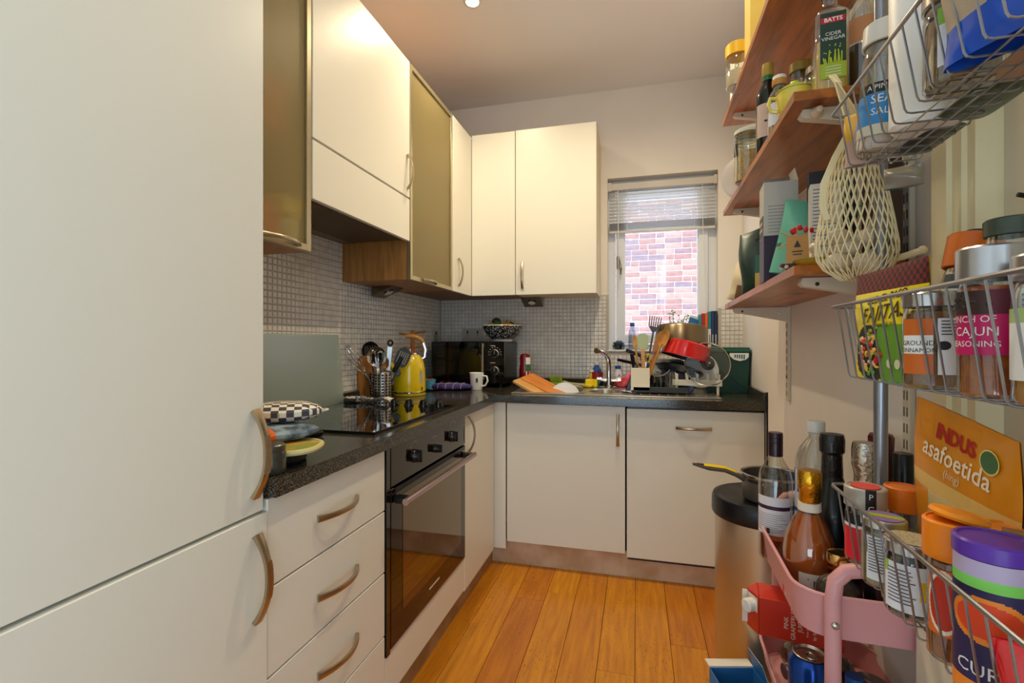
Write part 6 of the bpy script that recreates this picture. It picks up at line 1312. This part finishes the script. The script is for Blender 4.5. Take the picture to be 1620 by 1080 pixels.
# second tier: carton, bottles, can, packets
t = thing('juice_carton', 'red pink grapefruit juice carton tilted out of the second trolley tray', 'carton', (.420, 1.165, .588), R(-10), None, 0, R(-90)); RC = M('#c9301a', .4, coat=.3)
b = MB().box(-.042, .042, -.036, .036, 0, .158, 0, .002); b.add([(-.042, -.036, .158), (.042, -.036, .158), (.042, .036, .158), (-.042, .036, .158), (-.042, 0, .180), (.042, 0, .180)], [(0, 1, 5, 4), (2, 3, 4, 5), (1, 2, 5), (3, 0, 4)])
part('carton', b, RC, t, smooth=0); part('top_seam', MB().box(-.036, .036, -.0015, .0015, .178, .190), M('#e5ddcf', .5), t); part('screw_cap', MB().at(.015, -.020, .170, rx=R(40)).lathe([(.0145, 0), (.0145, .016), (.012, .018), (0, .018)], 22), M('#eae6df', .4), t)
part('white_panel', MB().add([(.004, -.0345, .1605), (.036, -.0345, .1605), (.036, -.004, .1782), (.004, -.004, .1782)], [(0, 1, 2, 3)]), M('#e9dfcb', .5), t)
for (s_, z, sz) in (('PINK', .105, .012), ('GRAPEFRUIT', .092, .012), ('JUICE', .079, .012), ('from concentrate', .066, .006), ("by Sainsbury's", .053, .009)):
    part('lettering', MB().text(s_, sz, flatmap(-.002, -.0366, z)), M('#f0dccb', .5), t)
for lab, x, y, z, c in (('small bottle with silver cap lying nearer the juice carton in the second tray', .318, 1.155, .478, '#8a7a3a'), ('small bottle with silver cap lying nearest in the second tray', .322, 1.075, .462, '#7a3f1e')):
    t = thing('miniature_bottle', lab, 'bottle', (x, y, z), R(-65), None, R(-90)*1.0, 0)
    t.rotation_euler = (0, R(90), R(15)); part('glass_body', MB().lathe([(.012, .010), (.0125, .03), (.020, .055), (.024, .075), (.024, .13), (0, .13)], 24), pane_mat('#c9c48a', .4), t); part('drink', MB().lathe([(0, .04), (.011, .045), (.021, .075), (.021, .128), (0, .128)], 20), M(c, .2), t)
    part('cap', MB().lathe([(0, -.012), (.015, -.011), (.016, -.008), (.0145, -.005), (.016, -.002), (.0145, .002), (.016, .005), (.0145, .009), (.013, .012)], 24), M('#cfccc6', .22, .9), t)
t = thing('drinks_can', 'blue metallic drinks can standing in the second trolley tray', 'can', (.313, 1.012, .439), 0); b = MB()
part('can_body', MB().lathe([(0, -.011), (.028, -.011), (.0355, .0), (.0355, .152), (.028, .164)], 40), M('#1746a0', .22, .6), t); part('can_top', MB().lathe([(.027, .164), (.0285, .167), (.027, .168), (.025, .163), (0, .163)], 36), M('#b7a89c', .25, .95), t)
part('ring_pull', MB().tube([(.008*math.cos(a), -.004+.011*math.sin(a), .1645) for a in [2*PI*i/16 for i in range(16)]], .0018, 6, 0, True), STEEL, t); part('swirl_print', MB().patch(.0359, R(-60), R(-10), .03, .12, 0, 8), M('#2f6fd0', .25, .4), t)
t = thing('blue_capped_bottle', 'small bottle with blue cap deep in the second tray', 'bottle', (.392, 1.03, .4275)); part('glass_body', MB().lathe([(0, 0), (.02, 0), (.022, .09), (.012, .11)], 20), JARGLASS, t); part('cap', MB().cyl(.0145, .108, .138, 0), M('#1f5aa8', .35), t)
for lab, x, y, z, c, c2, w_, l_ in (('dark patterned snack bag lying in the second tray behind the near frame', .385, 1.21, .428, '#3a2a20', '#6a5a3a', .12, .12), ('red snack bag lying at the right of the second tray', .455, 1.10, .428, '#7a141c', '#3d2f26', .10, .12)):
    solo('snack_bag', pad(w_, l_, .085, pw=4, wav=.008), M(c, .25, coat=.5, var=(c2, 40.0)), lab, 'bag', (x, y, z), R(10))
# ================================================================ BIN, SAUCEPAN, BOXES
BX, BYY = .388, 1.675
t = thing('kitchen_bin', 'round brushed steel bin with black lid between dishwasher and trolley', 'bin', (BX, BYY, 0))
part('steel_body', MB().lathe([(0, 0), (.140, 0), (.143, .012), (.143, .645), (0, .645)], 64), M('#d0c6b2', .30, .92), t)
part('lid', MB().lathe([(.143, .640), (.151, .642), (.153, .650), (.152, .690), (.147, .700), (.135, .704), (.128, .700), (0, .700)], 64), M('#141519', .3), t); part('foot_ring', MB().lathe([(.144, 0), (.146, 0), (.146, .018), (.144, .02)], 48), BLACK, t)
t = thing('saucepan', 'grey saucepan with yellow and grey handle standing on the black bin lid', 'saucepan', (.405, 1.640, .7015), R(0))
PANG = M('#6f6a62', .35, .6)
part('pan_body', MB().lathe([(0, 0), (.078, 0), (.084, .006), (.088, .078), (.090, .080), (.088, .082), (.084, .078), (.080, .008), (0, .006)], 48), PANG, t); part('steel_rim', MB().lathe([(.088, .074), (.0905, .076), (.0905, .082), (.087, .083), (.086, .08)], 48), STEEL, t)
b = MB()
for i in range(9): b.ball((-.078+i*.0035, -.046-i*.004+.001, .066), (.0018, .0016, .004), 0, 6, 4)
o = part('strainer_holes', b, BLACK, t); o['kind'] = 'stuff'
hp = [(-.084, -.01, .062), (-.105, -.014, .074), (-.14, -.02, .088), (-.19, -.028, .094), (-.235, -.036, .104)]
part('handle', MB().sweep(hp, [(.014*math.cos(a), .008*math.sin(a)) for a in [2*PI*i/12 for i in range(12)]], (0, 0, 1), 0, False, [1.1, 1, 1, 1.05, .5]), M('#57534c', .45), t)
part('yellow_grip', MB().sweep([(x, y, z+.0065) for x, y, z in hp[1:4]]+[(-.205, -.031, .1015)], [(.0115*math.cos(a), .0045*math.sin(a)) for a in [2*PI*i/12 for i in range(12)]], (0, 0, 1), 0, False, [.8, 1, 1, .8]), M('#e8c40c', .4), t)
part('chrome_tip', MB().sweep([(-.205, -.031, .1035), (-.238, -.0365, .1075)], [(.009*math.cos(a), .004*math.sin(a)) for a in [2*PI*i/12 for i in range(12)]], (0, 0, 1), 0, False, [1, .6]), CHROME, t)
# blue open carton, grey bin and cream cupboard at the bottom edge
t = thing('blue_carton', 'open blue and white cardboard carton on the floor at the bottom edge', 'box', (.268, 1.41, -.0) , R(14)); t.scale = (.72, .8, 1); BC = M('#2f7cc0', .5); WC = M('#e9e2d8', .7)
b = MB().box(-.085, .085, -.065, -.062, 0, .275).box(-.085, .085, .062, .065, 0, .275).box(-.085, -.082, -.062, .062, 0, .275).box(.082, .085, -.062, .062, 0, .275).box(-.082, .082, -.062, .062, 0, .004); part('carton', b, BC, t, smooth=0)
part('flap', MB().add([(-.085, -.0655, .275), (.085, -.0655, .275), (.085, -.115, .293), (-.085, -.115, .293), (-.085, -.0655, .277), (.085, -.0655, .277), (.085, -.115, .295), (-.085, -.115, .295)], [(3, 2, 1, 0), (4, 5, 6, 7), (2, 3, 7, 6)]), WC, t, smooth=0)
part('flap', MB().add([(.085, -.06, .275), (.085, .06, .275), (.062, .06, .335), (.050, -.06, .345), (.0865, -.06, .275), (.0865, .06, .275), (.0635, .06, .335), (.0515, -.06, .345)], [(0, 1, 2, 3), (7, 6, 5, 4), (0, 3, 7, 4), (3, 2, 6, 7)], [0, 0, 1, 1]), [BC, WC], t, smooth=0)
part('flap', MB().box(-.085, .085, .0655, .105, .2755, .279), WC, t, smooth=0)
t = thing('pedal_bin', 'grey lidded bin just showing at the bottom edge beside the trolley', 'bin', (.232, .835, 0)); part('body', MB().cyl(.062, 0, .575, 0, seg=40, bev=.006), M('#8f8b82', .4, .5), t); part('lid', MB().lathe([(.064, .575), (.065, .585), (.055, .612), (.03, .625), (0, .628)], 40), M('#9b978c', .35, .4), t)
t = thing('low_cupboard', 'low cream cupboard side below the wire baskets', 'cabinet', (0, 0, 0))
part('side_panel', MB().prism([(.436, .915), (wallx(.915)-.024, .915), (wallx(.62)-.024, .62), (.424, .62)], 0.002, .765), M('#e4dac2', .5), t, smooth=0); part('top', MB().prism([(.430, .918), (wallx(.915)-.024, .918), (wallx(.62)-.024, .615), (.418, .615)], .765, .780), M('#e9e0ca', .45), t, smooth=0)
